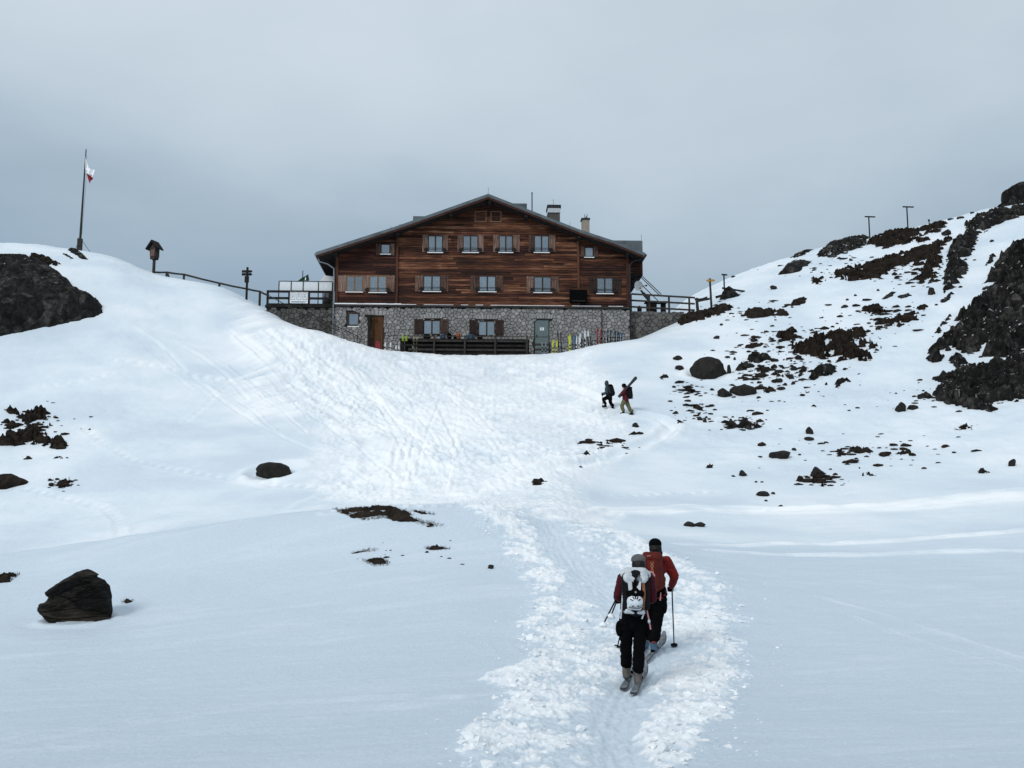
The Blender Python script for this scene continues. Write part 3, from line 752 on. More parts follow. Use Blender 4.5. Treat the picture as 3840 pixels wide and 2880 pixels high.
# the crest and the bands below it
patch('rock_outcrop', z8([(925,535),(980,475),(1050,450),(1200,405),(1260,395),(1240,430),(1230,470),(1150,500),(1040,540)]), RO, 'long grey-brown outcrop on the skyline left of the T-shaped posts', 'rock', .4, .25, .2, 0, .35)
patch('turf_patch', z8([(1240,440),(1300,395),(1430,378),(1560,362),(1720,318),(1740,330),(1700,380),(1640,395),(1560,415),(1640,430),(1600,450),(1480,450),(1360,490),(1260,475)]), TU, 'brown turf band under the two T-shaped posts on the crest', 'turf', .25, .3, .35, .36, .3)
patch('turf_patch', z8([(990,670),(1060,620),(1250,575),(1400,520),(1600,470),(1790,395),(1760,450),(1720,500),(1640,560),(1540,570),(1480,600),(1400,630),(1280,680),(1130,690)]), TU, 'longest brown turf band slanting up the right slope', 'turf', .28, .32, .35, .34, .3)
patch('turf_patch', z8([(1505,600),(1540,560),(1700,500),(1720,540),(1690,640),(1640,700),(1560,710),(1510,680),(1560,640)]), TU, 'broken brown turf against the foot of the rock rib', 'turf', .25, .32, .35, .4, .3)
patch('rock_outcrop', z8([(685,650),(740,590),(800,568),(900,565),(850,600),(820,630),(740,640)]), RO, 'wedge-shaped dark rock slab under the skyline crest', 'rock', .35, .12, .08, 0, .25)
patch('rock_outcrop', z8([(755,545),(820,510),(920,487),(860,520),(800,540)]), RO, 'thin dark rock streak on the skyline of the right slope', 'rock', .25, .15, .12, .05, .25)
patch('rock_outcrop', z8([(1325,800),(1380,760),(1430,748),(1400,780),(1350,800)]), RO, 'grey slab left of its twin below the longest turf band', 'rock', .25, .1, .06, 0, .2)
patch('rock_outcrop', z8([(1425,780),(1500,760),(1530,780),(1450,795)]), RO, 'grey slab right of its twin below the longest turf band', 'rock', .25, .1, .06, 0, .2)
patch('turf_patch', z8([(885,665),(960,655),(1000,680),(980,710),(890,705)]), TU, 'little ragged turf patch at the lower end of the longest turf band', 'turf', .2, .2, .2, .15, .2)
patch('turf_bank', z8([(60,945),(100,905),(200,890),(330,845),(410,830),(425,860),(330,895),(250,920),(150,945),(90,960)]), TU, 'dark earth bank between the end of the terrace wall and the yellow signpost', 'bank', .35, .2, .12, 0, .25)
patch('turf_patch', z8([(475,895),(500,870),(560,865),(650,870),(720,870),(770,895),(700,905),(640,900),(560,920),(500,915)]), TU, 'dark low turf hummock right of the earth bank', 'turf', .35, .2, .15, .05, .25)
patch('turf_patch', z8([(735,835),(790,800),(880,790),(860,820),(770,850)]), TU, 'small turf strip uphill of the dark hummock', 'turf', .22, .2, .16, .12, .2)
patch('turf_patch', z8([(1195,855),(1240,835),(1330,835),(1370,870),(1320,900),(1220,890)]), TU, 'ragged turf clump just above the upper turf strip beside the gully', 'turf', .25, .25, .2, .14, .25)
patch('turf_patch', z8([(1250,970),(1340,920),(1440,890),(1560,850),(1620,840),(1610,880),(1520,940),(1440,970),(1380,960),(1300,990)]), TU, 'rusty brown turf strip at the edge of the snow gully', 'turf', .25, .25, .25, .15, .25)
patch('turf_patch', z8([(670,1060),(680,1010),(740,995),(830,990),(820,1020),(800,1060),(740,1070)]), TU, 'squarish turf clump at the upper left of the stone field', 'turf', .3, .3, .15, .1, .25)
patch('rock_outcrop', z8([(750,1100),(840,1070),(900,1040),(1080,1010),(1180,985),(1270,1010),(1250,1040),(1320,1080),(1340,1100),(1280,1120),(1200,1110),(1280,1150),(1250,1190),(1180,1170),(1090,1190),(1040,1190),(1060,1150),(950,1170),(880,1150),(790,1140)]), TU, 'largest broken field of stones and turf in the middle of the slope', 'rocks', .3, .5, .3, .42, .25, nscale=.6)
patch('turf_patch', z8([(485,1090),(560,1075),(640,1055),(620,1075),(540,1110),(490,1110)]), TU, 'slim slanting turf strip above the biggest boulder', 'turf', .2, .2, .12, .06, .2)
patch('rock_outcrop', z8([(495,1160),(560,1145),(640,1155),(690,1170),(640,1190),(570,1200),(500,1180)]), RO, 'flat dark rock right of the biggest boulder', 'rock', .3, .25, .12, .05, .2)
patch('rock_outcrop', z8([(870,1290),(900,1250),(940,1220),(1050,1220),(1050,1250),(1000,1280),(930,1310)]), RO, 'dark rock with a grassy foot below the broken stone field', 'rock', .45, .25, .12, .04, .25)
patch('rock_outcrop', z8([(1020,1340),(1060,1300),(1150,1305),(1110,1330),(1060,1350)]), RO, 'lowest dark rock right of the stone scatter', 'rock', .3, .2, .1, .05, .2)
patch('rock_outcrop', z8([(410,1235),(450,1205),(500,1200),(545,1215),(500,1240),(440,1245)]), RO, 'ragged rock at the right foot of the biggest boulder', 'rock', .25, .25, .1, .1, .2)
patch('rock_outcrop', z8([(345,1560),(390,1550),(440,1575),(430,1605),(370,1600)]), RO, 'lower dark rock lying beside a pile of small stones', 'rock', .3, .2, .06, 0, .2)
patch('stone_pile', z8([(430,1590),(480,1555),(540,1565),(600,1585),(625,1592),(560,1606),(480,1600)]), RO, 'heap of small dark stones beside a lower dark rock', 'rocks', .18, .3, .1, .2, .15, nscale=.3)
for nm, pts, m, lab in [
    ('turf_patch', [(335,650),(400,640),(470,660),(450,685),(350,682)], TU, 'flat turf streak at the left edge of the right slope'),
    ('turf_patch', [(385,740),(430,715),(505,725),(500,745),(460,775),(420,765)], TU, 'turf scrap with three stones below the flat turf streak'),
    ('turf_patch', [(205,795),(250,785),(300,795),(280,820),(230,820)], TU, 'small turf scrap beside the bend of the side path'),
    ('turf_patch', [(1255,1330),(1310,1305),(1375,1303),(1350,1330),(1290,1342)], TU, 'thin turf streak below the pointed grey boulder'),
    ('turf_patch', [(1385,1325),(1420,1305),(1490,1310),(1560,1328),(1545,1368),(1490,1355),(1430,1340)], TU, 'dark gravelly turf just below the pointed grey boulder'),
    ('turf_patch', [(475,1200),(520,1180),(570,1185),(545,1215),(500,1218)], TU, 'lone ragged turf tuft on the plain lower slope'),
    ('turf_patch', [(950,520),(1010,490),(1070,485),(1130,520),(1050,548),(980,535)], TU, 'turf tail at the right end of the twin boulders'),
    ('turf_patch', [(75,395),(120,365),(180,390),(150,425),(90,430)], TU, 'faint turf spot below the two stones left of the biggest boulder'),
    ('turf_patch', [(270,480),(320,475),(390,485),(370,510),(300,512)], TU, 'scattered turf crumbs below the biggest boulder'),
    ('turf_patch', [(900,335),(980,315),(1080,320),(1070,370),(1030,360),(960,345)], TU, 'wispy turf arc in the middle of the stone scatter'),
]:
    patch(nm, zm(pts), m, lab, 'turf', .16, .2, .13, .16, .15, nscale=.45)
for pts, lab in [
    ([(1450,222),(1500,208),(1560,218),(1530,232),(1480,232)], 'short turf streak in mid slope right of the flat slab'),
    ([(1650,235),(1700,222),(1752,235),(1720,245)], 'dark turf streak right of the short one in mid slope'),
    ([(1900,128),(1960,106),(2020,112),(1990,132)], 'turf streak directly below the low cliff'),
    ([(1515,320),(1550,306),(1605,318),(1560,332)], 'speckled turf spot right of the pointed grey boulder'),
    ([(505,150),(540,138),(585,145),(550,156)], 'thin turf line at the bend of the side path'),
    ([(372,195),(405,180),(442,195),(410,208)], 'turf fleck inside the loop of the side path'),
    ([(280,240),(320,226),(372,230),(340,246)], 'turf fleck on the upper rim of the side path'),
    ([(232,302),(280,292),(330,298),(280,308)], 'thin turf fleck under the lower rim of the side path'),
    ([(75,360),(100,345),(158,352),(130,368),(90,375)], 'turf fleck where the side path joins the trail'),
    ([(1995,312),(2030,296),(2068,310),(2030,328)], 'round dark turf spot near the right picture edge'),
    ([(1420,272),(1440,262),(1455,272),(1435,280)], 'tiny turf dot between the speckled spot and the turf streaks'),
]:
    patch('turf_patch', zr(pts), TU, lab, 'turf', .14, .18, .12, .14, .14, nscale=.4)
# the left slope
patch('rock_outcrop', zl([(-260,250),(-120,200),(0,190),(60,195),(240,200),(360,265),(440,320),(495,370),(540,410),(580,435),(630,440),(640,490),(580,515),(380,565),(170,600),(0,635),(-200,640)]), RO, 'huge smooth dark rock outcrop on the left hillside', 'rock', 1.5, .35, .12, 0, .8, nscale=2.2)
patch('rock_outcrop', zl([(150,125),(240,130),(330,160),(400,195),(270,195),(190,165)]), TU, 'brown rock strip just above the huge outcrop', 'rock', .35, .2, .15, .06, .25)
patch('rock_outcrop', zl([(418,95),(480,100),(550,155),(500,150)]), RO, 'dark slab at the foot of the flagpole', 'rock', .3, .1, .08, 0, .2)
patch('rock_outcrop', zl([(380,115),(410,120),(460,150),(440,152)]), RO, 'small dark chip left of the slab at the flagpole', 'rock', .25, .1, .08, 0, .2)
patch('turf_patch', zl([(20,1085),(110,1095),(150,1130),(190,1090),(330,1085),(300,1130),(340,1200),(290,1215),(250,1160),(160,1180),(60,1120)]), TU, 'upper half of the broken turf and stones at the left edge', 'turf', .3, .3, .16, .16, .2, nscale=.55)
patch('turf_patch', zl([(-60,1290),(0,1270),(120,1215),(250,1200),(290,1240),(270,1270),(400,1285),(430,1330),(340,1345),(250,1310),(130,1310),(0,1330)]), TU, 'lower half of the broken turf and stones at the left edge', 'turf', .3, .3, .14, .1, .2, nscale=.55)
patch('turf_patch', zl([(5,1160),(60,1155),(130,1185),(80,1220),(20,1195)]), TU, 'turf clump between the two halves at the left edge', 'turf', .25, .25, .1, .1, .2, nscale=.5)
patch('turf_patch', zl([(110,1385),(160,1375),(215,1388),(160,1402)]), TU, 'small turf fleck below the broken turf, nearer the picture edge', 'turf', .16, .16, .1, .1, .15, nscale=.4)
patch('turf_patch', zl([(322,1392),(380,1378),(438,1390),(380,1408)]), TU, 'small turf fleck below the broken turf, farther from the picture edge', 'turf', .16, .16, .1, .1, .15, nscale=.4)
patch('turf_patch', zl([(355,1580),(370,1530),(440,1510),(490,1525),(450,1550),(400,1580)]), TU, 'ragged turf tuft right of the half-cut left boulder', 'turf', .2, .22, .1, .1, .15, nscale=.4)
# the knoll in front
patch('turf_patch', zk([(150,200),(400,185),(700,165),(1000,200),(1080,240),(1060,290),(1200,320),(1330,350),(1470,380),(1480,410),(1300,400),(1150,350),(950,330),(760,290),(640,290),(520,320),(380,310),(300,260)]), TU, 'long brown grass patch on top of the near snow knoll', 'turf', .10, .10, .12, .0, .15, nscale=.4)
for pts, lab in [
    ([(1080,205),(1250,225),(1360,260),(1200,250)], 'thin grass streak right of the long patch on the knoll'),
    ([(1610,415),(1750,420),(1700,445)], 'last small grass fleck beside the trail on the knoll'),
    ([(740,535),(820,515),(920,540),(800,552)], 'little grass fleck under the long patch on the knoll'),
    ([(360,720),(500,685),(700,655),(640,685),(430,718)], 'slanting thin grass line low on the knoll'),
    ([(1230,640),(1400,628),(1540,665),(1380,682),(1260,672)], 'lens-shaped grass fleck on the right flank of the knoll'),
    ([(500,790),(600,790),(720,765),(820,830),(800,862),(640,866),(560,822)], 'lowest grass tuft on the knoll'),
    ([(400,755),(440,750),(485,770),(430,782)], 'tiny grass fleck left of the lowest tuft'),
]:
    patch('turf_patch', zk(pts), TU, lab, 'turf', .07, .07, .06, .05, .07, nscale=.2)
patch('turf_patch', zf([(-40,430),(0,415),(60,402),(82,410),(45,440),(-20,446)]), TU, 'brown grass strip cut by the left edge beside the near boulder', 'turf', .1, .08, .06, .05, .08, nscale=.2)
patch('turf_patch', zf([(528,524),(550,516),(580,522),(550,534)]), TU, 'grass speck right of the near dark boulder', 'turf', .06, .05, .03, 0, .05, nscale=.15)

# dry blades on the near patches
def grass_blades():
    r = np.random.default_rng(11); V = []; F = []
    zones = [(zk([(150,200),(400,185),(700,165),(1000,200),(1080,240),(1060,290),(1200,320),(1330,350),(1470,380),(1300,400),(1150,350),(950,330),(760,290),(520,320),(300,260)]), 2600),
             (zk([(500,790),(600,790),(720,765),(820,830),(800,862),(640,866),(560,822)]), 420), (zk([(1230,640),(1400,628),(1540,665),(1380,682)]), 260),
             (zk([(360,720),(500,685),(700,655),(640,685)]), 140), (zk([(1080,205),(1250,225),(1360,260)]), 140), (zf([(0,415),(60,402),(82,410),(45,440),(0,446)]), 260), (zf([(528,524),(550,516),(580,522),(550,534)]), 60),
             (zf([(440,570),(475,575),(480,560),(462,545)]), 70)]
    for pts, n in zones:
        W = [G(*p) for p in pts]; a = np.array([(w.x, w.y) for w in W]); lo = a.min(0); hi = a.max(0); k = 0; t = 0
        L = [tuple(q) for q in a]
        while k < n and t < n * 30:
            t += 1
            q = r.uniform(lo, hi)
            if poly_sd(np.array([q[0]]), np.array([q[1]]), L)[0] < -.03: continue
            zz = S(q[0], q[1]); h = r.uniform(.03, .10); an = r.uniform(0, 6.28); w = .006
            d = np.array([math.cos(an), math.sin(an), 0]) * w; ln = np.array([r.normal(0, .5), r.normal(-.25, .4), 1]) * h
            b = np.array([q[0], q[1], zz - .02]); i = len(V)
            V += [b - d, b + d, b + ln * .6 + d * .6, b + ln]; F += [(i, i + 1, i + 2), (i, i + 2, i + 3)]; k += 1
    me = bpy.data.meshes.new('dry_grass'); me.from_pydata([tuple(v) for v in V], [], F); me.materials.append(M['grass'])
    o = bpy.data.objects.new('dry_grass', me); col.objects.link(o)
    tag(o, 'dry brown grass blades on the bare patches of the knoll', 'grass', kind='stuff')
grass_blades()

def turf_crumbs():
    r = np.random.default_rng(77); bm = bmesh.new(); bmesh.ops.create_icosphere(bm, subdivisions=1, radius=1)
    bv = np.array([v.co[:] for v in bm.verts]); bf = np.array([[v.index for v in f.verts] for f in bm.faces]); bm.free()
    Vs = []; Fs = []; n = 0
    for cx, cy, sxx, syy, num in [(2900, 1300, 170, 60, 120), (3150, 1290, 130, 70, 150), (2850, 1400, 120, 40, 110), (3000, 1380, 110, 40, 80), (2780, 1590, 90, 25, 60), (3340, 1190, 90, 50, 90), (3240, 1000, 260, 40, 110), (3420, 1040, 90, 50, 70), (3080, 1800, 80, 22, 45), (3180, 1695, 60, 14, 30),
                                  (2620, 1540, 60, 35, 45), (2590, 1460, 60, 30, 40), (2300, 1670, 120, 20, 30), (120, 1590, 120, 60, 70), (230, 1810, 60, 20, 25), (3300, 1700, 300, 60, 60), (3000, 1480, 300, 60, 40), (2800, 1170, 130, 30, 50), (3560, 1480, 160, 40, 60), (1560, 2060, 150, 60, 16)]:
        for _ in range(num):
            g_ = G(cx + r.normal(0, sxx * .6), cy + r.normal(0, syy * .6))
            if g_.y > 88: continue
            s = min(r.lognormal(-2.75, .6), .2) * (.35 if g_.y < 35 else 1)
            v = (bv * (1 + r.uniform(-.4, .3, (len(bv), 1)))) * np.array([s * r.uniform(1, 2.4), s * r.uniform(.7, 1.2), s * r.uniform(.4, .8)])
            Vs.append(v + np.array([g_.x, g_.y, S(g_.x, g_.y) + s * .15])); Fs.append(bf + n * len(bv)); n += 1
    me = bpy.data.meshes.new('turf_crumbs'); me.from_pydata(np.concatenate(Vs).tolist(), [], np.concatenate(Fs).tolist()); me.materials.append(M['turf'])
    o = bpy.data.objects.new('turf_crumbs', me); col.objects.link(o)
    tag(o, 'tiny dark crumbs of stone and turf strewn over the snowy slopes', 'gravel', kind='stuff')
turf_crumbs()

# ------------------------------------------------------------------ boulders
def boulder(name, x0, x1, ytop, ybase, label, m='stone', group=None, seed=0, depth=.8, pointed=0.0, sink=.18, flat=1.0):
    r = np.random.default_rng(500 + seed)
    g = GS((x0 + x1) / 2, ybase)
    s = math.hypot(*(g.yz - Vector((0, EYE)))) / FPX * 1.0
    w = (x1 - x0) * s; hgt = (ybase - ytop) * s / (1 - sink) * 1.02
    bm = bmesh.new(); bmesh.ops.create_icosphere(bm, subdivisions=4 if w > .45 else 3, radius=1)
    p = np.array([v.co[:] for v in bm.verts])
    for _ in range(15):
        n = r.normal(size=3); n[2] = n[2] * .7 + .1; n /= np.linalg.norm(n); d = r.uniform(.62, .92)
        k = p @ n - d; p = p - np.outer(np.maximum(k, 0) * .96, n)
    p = p + (p / np.linalg.norm(p, axis=1, keepdims=True)) * vn3(p + seed * 3.7, 1.6, 7)[:, None] * .10 + (p / np.linalg.norm(p, axis=1, keepdims=True)) * vn3(p + seed, 5, 17)[:, None] * .03
    if pointed: p[:, :2] *= (1 - pointed * np.clip(p[:, 2:3], 0, 1))
    mx = p.max(0); mn = p.min(0)
    p = (p - (mx + mn) / 2) / (mx - mn)
    p = p * np.array([w, w * depth, hgt])
    for v, q in zip(bm.verts, p): v.co = q
    me = bpy.data.meshes.new(name); bm.to_mesh(me); bm.free()
    if name == 'boulder': me.shade_smooth()
    o = bpy.data.objects.new(name, me); col.objects.link(o); me.materials.append(M[m])
    o.location = (g.x, g.y + w * depth * .25, g.z + hgt * (.5 - sink))
    tag(o, label, 'rock', group)
    return o

def outline_rock(name, pts, label, m='stone', thick=.7, seed=0, cat='rock', sink=0.1, base=None, Y=None, rough=.05, facets=10, strata=0.0):
    """a free-standing rock with the photographed outline, given its own depth on both sides"""
    r = np.random.default_rng(900 + seed)
    pb = max(p[1] for p in pts); pc = sum(p[0] for p in pts) / len(pts)
    if Y is None: Y = GS(base[0] if base else pc, base[1] if base else pb).y
    L = [(P(a, b, Y).x, P(a, b, Y).z) for a, b in pts]
    a = np.array(L); lo = a.min(0) - .02; hi = a.max(0) + .02; sz = hi - lo; n = 96
    A, B = np.meshgrid(np.linspace(lo[0], hi[0], n), np.linspace(lo[1], hi[1], n)); fa = A.ravel(); fb = B.ravel()
    sd = poly_sd(fa, fb, L) + rough * .35 * fbm(fa / (sz[0] * .12), fb / (sz[1] * .12), 3, 300 + seed)
    half = thick * max(sz) * .5
    prof = np.sqrt(np.clip(sd / (min(sz) * .42), 0, 1) * (2 - np.clip(sd / (min(sz) * .42), 0, 1)))
    nn = fbm(fa / (sz[0] * .3), fb / (sz[1] * .22), 4, 320 + seed)
    front = prof * half * (1 + .35 * nn); back = prof * half * .9
    for _ in range(facets):
        c0 = r.uniform(lo, hi); dirv = r.normal(size=2) * .6; lim = half * r.uniform(.75, 1.15)
        k = front - (lim - (fa - c0[0]) * dirv[0] - (fb - c0[1]) * dirv[1]); front = front - np.maximum(k, 0) * .8
    if strata:
        q = fb * .94 - fa * .34; st_ = fbm(fa / (sz[0] * .9), q / (sz[1] * .055), 4, 340 + seed, .6)
        front = front + strata * (1 - np.abs(st_) * 2.4) * sstep(0, min(sz) * .12, sd) + strata * .6 * fbm(fa / (sz[0] * .06), q / (sz[1] * .03), 3, 350 + seed) * sstep(0, min(sz) * .1, sd)
    front = np.where(sd > 0, np.maximum(front, .003), 0)
    cx, cz = a.mean(0)
    keep = sd > -1e-3
    Vf = np.stack([fa - cx, -front, fb - cz], -1); Vb = np.stack([fa - cx, back, fb - cz], -1)
    idx = np.arange(n * n).reshape(n, n)
    F = np.stack([idx[:-1, :-1], idx[:-1, 1:], idx[1:, 1:], idx[1:, :-1]], -1).reshape(-1, 4)
    F = F[keep[F].sum(1) >= 3]
    V2 = np.concatenate([Vf, Vb]); F2 = np.concatenate([F, F[:, ::-1] + n * n])
    # close the rim
    ed = {}
    for f in F.tolist():
        for i in range(4):
            e = (f[i], f[(i + 1) % 4]); ed[e] = 1
    rim = [[b_, a_, a_ + n * n, b_ + n * n] for a_, b_ in ed if (b_, a_) not in ed]
    F2 = np.concatenate([F2, np.array(rim)])
    used = np.unique(F2); re = np.full(len(V2), -1); re[used] = np.arange(len(used))
    me = bpy.data.meshes.new(name); me.from_pydata(V2[used].tolist(), [], re[F2].tolist())
    o = bpy.data.objects.new(name, me); col.objects.link(o); me.materials.append(M[m])
    o.location = (cx, Y + half * .25, cz - (.05 if strata else 0))
    tag(o, label, cat)
    return o

outline_rock('boulder', [(153,2214),(190,2192),(240,2158),(285,2134),(316,2124),(345,2138),(358,2145),(348,2153),(375,2165),(394,2185),(402,2225),(407,2283),(400,2310),(340,2330),(262,2342),(206,2345),(160,2322),(126,2283),(130,2262),(140,2254),(158,2250),(177,2231)], 'big layered dark boulder alone in the near snow at lower left', 'slate', .75, 1, base=(265, 2335), strata=.045)
outline_rock('boulder', z8([(2050,228),(2075,195),(2100,180),(2095,120),(2150,85),(2212,60),(2270,50),(2300,120),(2300,250),(2212,240),(2140,232)]), 'rock tower on the skyline at the right picture edge', 'rock', .9, 2, Y=86, rough=.3)
outline_rock('rock_mound', [(2700,1121),(2712,1092),(2722,1078),(2736,1069),(2752,1080),(2768,1100),(2790,1106),(2805,1118),(2740,1124)], 'black pointed mound beside a short T-shaped post', 'rock', .8, 3, Y=75.5)
BL = [
 (2592,2731,1332,1419,'biggest rounded dark boulder on the right slope'),
 (2693,2750,1455,1489,'smaller of the twin boulders below the biggest one'),
 (2742,2839,1440,1481,'larger of the twin boulders below the biggest one'),
 (2889,2970,1688,1719,'long flat slab on the lower right slope'),
 (3043,3095,1750,1789,'pointed grey boulder low on the right slope'),
 (2777,2809,1564,1590,'dark stone standing on the heap of small stones'),
 (3022,3052,1600,1628,'upright dark stone above a flat one on the right slope'),
 (3018,3054,1634,1649,'flat stone directly under the upright dark stone'),
 (2838,2892,1841,1861,'slab-like stone above the upper ski track'),
 (2773,2803,1762,1785,'dark stone with crumbs at its foot on the lower slope'),
 (2564,2606,1955,1974,'left piece of the split stone between the ski tracks'),
 (2600,2646,1957,1974,'right piece of the split stone between the ski tracks'),
 (953,1094,1732,1788,'lone flat oval boulder on the slope left of the trail'),
 (-40,90,1774,1826,'half-cut brown boulder at the left picture edge'),
 (3361,3402,1505,1543,'dark stone at the left foot of the low cliff'),
 (3404,3449,1519,1536,'low stone right of the dark stone at the low cliff'),
 (2371,2398,1583,1601,'single stone below the two far walkers'),
 (3782,3812,1721,1748,'leaning stone near the right picture edge'),
 (1830,1852,2118,2133,'small stone beside the trail on the right flank of the knoll'),
 (2524,2561,1332,1350,'upper of two stones left of the biggest boulder'),
 (2532,2566,1371,1389,'lower of two stones left of the biggest boulder'),
 (2727,2743,1375,1409,'narrow stone wedged at the right side of the biggest boulder'),
]
for i, (a, b, c, d, lab) in enumerate(BL):
    boulder('boulder', a, b, c, d, lab, 'turf' if 'brown' in lab else 'stone', seed=i, depth=.8, pointed=.45 if 'pointed' in lab else 0, sink=.3)
SM = [(1080,1180,400,440),(1180,1215,445,470),(1125,1205,470,500),(1250,1290,425,455),(1105,1195,325,350),(820,880,360,385),(840,925,270,310),(1070,1108,1408,1428),(1010,1040,1475,1492),(1135,1180,1525,1541),
      (1600,1655,1265,1288),(195,250,690,720),(300,360,585,606),(415,470,745,775),(465,500,755,790),(1710,1740,310,332),(1550,1575,440,466),(1050,1075,220,245),(1240,1260,230,248),(735,760,215,242),(700,755,180,192),
      (890,940,15,40),(560,615,28,52),(925,950,1312,1326),(975,1005,1315,1326),(720,760,1255,1272),(1310,1340,1072,1086),(1255,1300,1012,1036),(1165,1185,365,390),(1205,1240,365,390),(1340,1390,280,330),(1310,1350,345,375),
      (1065,1140,218,245),(680,715,345,372),(190,225,465,485),(212,242,433,446),(505,560,705,720),(500,540,755,770),(940,985,560,578),(720,760,558,572),(1850,1865,1190,1206),(1880,1896,1235,1268),(1700,1755,1135,1160),(1250,1310,290,330),(1230,1275,375,412)]
REFS = [((2661, 1375), 'the biggest boulder'), ((2790, 1460), 'the twin boulders'), ((2929, 1703), 'the long flat slab'), ((3069, 1770), 'the pointed grey boulder'), ((3037, 1615), 'the upright dark stone'),
        ((2793, 1577), 'the heap of small stones'), ((2865, 1851), 'the slab-like stone'), ((2788, 1774), 'the stone with crumbs'), ((2543, 1341), 'the pair of stones'), ((3130, 1300), 'the broken stone field'),
        ((2810, 1290), 'the slim slanting turf strip'), ((2620, 1560), 'the turf scrap with three stones'), ((3060, 1415), 'the grassy-footed rock'), ((2580, 1420), 'the faint turf spot')]
def where(px_, py_, refs):
    (rx, ry), nm_ = min(refs, key=lambda q: math.hypot(q[0][0] - px_, (q[0][1] - py_) * 1.4))
    dx_, dy_ = px_ - rx, py_ - ry
    far_ = '' if math.hypot(dx_, dy_) < 90 else 'well '
    v_ = 'above' if dy_ < -14 else ('below' if dy_ > 14 else '')
    h__ = 'left' if dx_ < -22 else ('right' if dx_ > 22 else '')
    d_ = (v_ + ' and ' + h__ + ' of') if v_ and h__ else (v_ or ((h__ or 'right') + ' of'))
    return far_ + d_ + ' ' + nm_
USED = {}
def stone_label(px_, py_, w_, h_, refs):
    shape = 'long flat' if w_ > 2.4 * h_ else ('roundish' if w_ < 1.5 * h_ else 'low')
    for lab in ('small dark stone ' + where(px_, py_, refs), shape + ' small dark stone ' + where(px_, py_, refs), shape + ' tiny dark stone ' + where(px_, py_, refs)):
        if lab not in USED: USED[lab] = 1; return lab
    return lab
for i, (a, b, c, d) in enumerate(SM):
    (xa, ya), (xb, yb) = zm([(a, c), (b, d)])
    boulder('stone', xa, xb, ya, yb, stone_label((xa + xb) / 2, (ya + yb) / 2, xb - xa, yb - ya, REFS), 'stone', 'small stones scattered over the right slope', seed=60 + i, sink=.33)
S8 = [(1800,300,1850,285),(2000,440,2030,425),(1620,770,1670,720),(1080,850,1130,830),(1300,745,1320,748),(640,735,690,710),(400,660,430,655),(1710,400,1770,360),(1740,305,1780,295),(1480,850,1520,838),(1845,340,1870,300),
      (1880,265,1910,252),(980,838,1025,828),(1160,775,1180,768),(1110,805,1130,798),(300,1035,330,1022),(525,1030,555,1018),(330,960,350,950)]
REFS2 = [((3261, 850), 'the lower T-shaped post'), ((3405, 820), 'the upper T-shaped post'), ((3560, 930), 'the top of the rock rib'), ((3545, 1090), 'the tip of the rock rib'), ((3720, 985), 'the dark triangular rock'), ((3340, 1108), 'the twin grey slabs'), ((3060, 1055), 'the little ragged turf patch'),
         ((2880, 1175), 'the dark low turf hummock'), ((2740, 1100), 'the black pointed mound'), ((3270, 1165), 'the ragged turf clump'), ((2990, 1000), 'the wedge-shaped slab'), ((2661, 1330), 'the biggest boulder'), ((3650, 800), 'the rock tower')]
for i, (xa, ya, xb, yb) in enumerate(S8):
    q = z8([(xa, ya), (xb, yb)])
    boulder('stone', q[0][0], max(q[1][0], q[0][0] + 12), min(q[1][1], q[0][1] - 8), q[0][1], stone_label(q[0][0], q[0][1], 20, 10, REFS2), 'rock', 'small stones high on the right slope', seed=160 + i, sink=.25)

# ------------------------------------------------------------------ the hut
HUT_O = P(1255, 1335, 70.7)
HYAW = R(2.4)
hut = thing('mountain_hut', 'large dark wooden alpine hut with stone basement and low gabled roof', 'hut', HUT_O, HYAW)
HC, HS = math.cos(HYAW), math.sin(HYAW)

def F(px, py, dy=0.0, org=HUT_O, c=HC, s=HS):
    """photo point -> (x, z) in a plane parallel to the hut front, dy behind it, in hut coordinates"""
    a, b = ray(px, py)
    ex, ey = org.x - s * dy, org.y + c * dy           # a point of the plane
    # plane: -(X-ex)*s + (Y-ey)*c = 0 with X = a*Y
    Y = (ey * c - ex * s) / (c - a * s)
    X = a * Y; Z = EYE + b * Y
    return (X - org.x) * c + (Y - org.y) * s, Z - org.z

def FX(px, py=1100, dy=0.0): return F(px, py, dy)[0]
def FZ(py, px=1800, dy=0.0): return F(px, py, dy)[1]
ZB = FZ(1155)                      # top of the basement
XL, XR = FX(1255), FX(2362)
DEPTH = 13.0
# roof profile along the front edge, 1.1 m before the wall
RT = [F(px, py, -1.1) for px, py in [(1186, 947), (1497, 846), (1831, 728), (2174, 862), (2305, 905), (2418, 950)]]
def roof_z(x):
    xs = [p[0] for p in RT]; return float(np.interp(x, xs, [p[1] for p in RT]))
TH = .30
mb = MB()
poly = [(XL, ZB), (XR, ZB), (XR, roof_z(XR) - TH + .02)] + [(p[0], p[1] - TH + .02) for p in reversed(RT[1:-2])] + [(XL, roof_z(XL) - TH + .02)]
mb.prism(poly, .02, DEPTH)
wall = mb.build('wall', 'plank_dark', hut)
rf = MB(); rf.prism([(p[0], p[1] - .07) for p in RT] + [(p[0], p[1] - TH + .02) for p in reversed(RT)], -1.05, DEPTH + .8)
roof = rf.build('roof', 'dark_timber', hut)
rs = MB(); rs.prism([(p[0], p[1]) for p in RT] + [(p[0], p[1] - .068) for p in reversed(RT)], -1.08, DEPTH + .9); rs.build('roof_sheet', 'roof', roof)
fb = MB(); fb.prism([(p[0] - (.04 if i == 0 else 0) + (.04 if i == len(RT) - 1 else 0), p[1] + .02) for i, p in enumerate(RT)] + [(p[0], p[1] - .19) for p in reversed(RT)], -1.13, -1.082); fb.build('fascia', 'roof', roof)
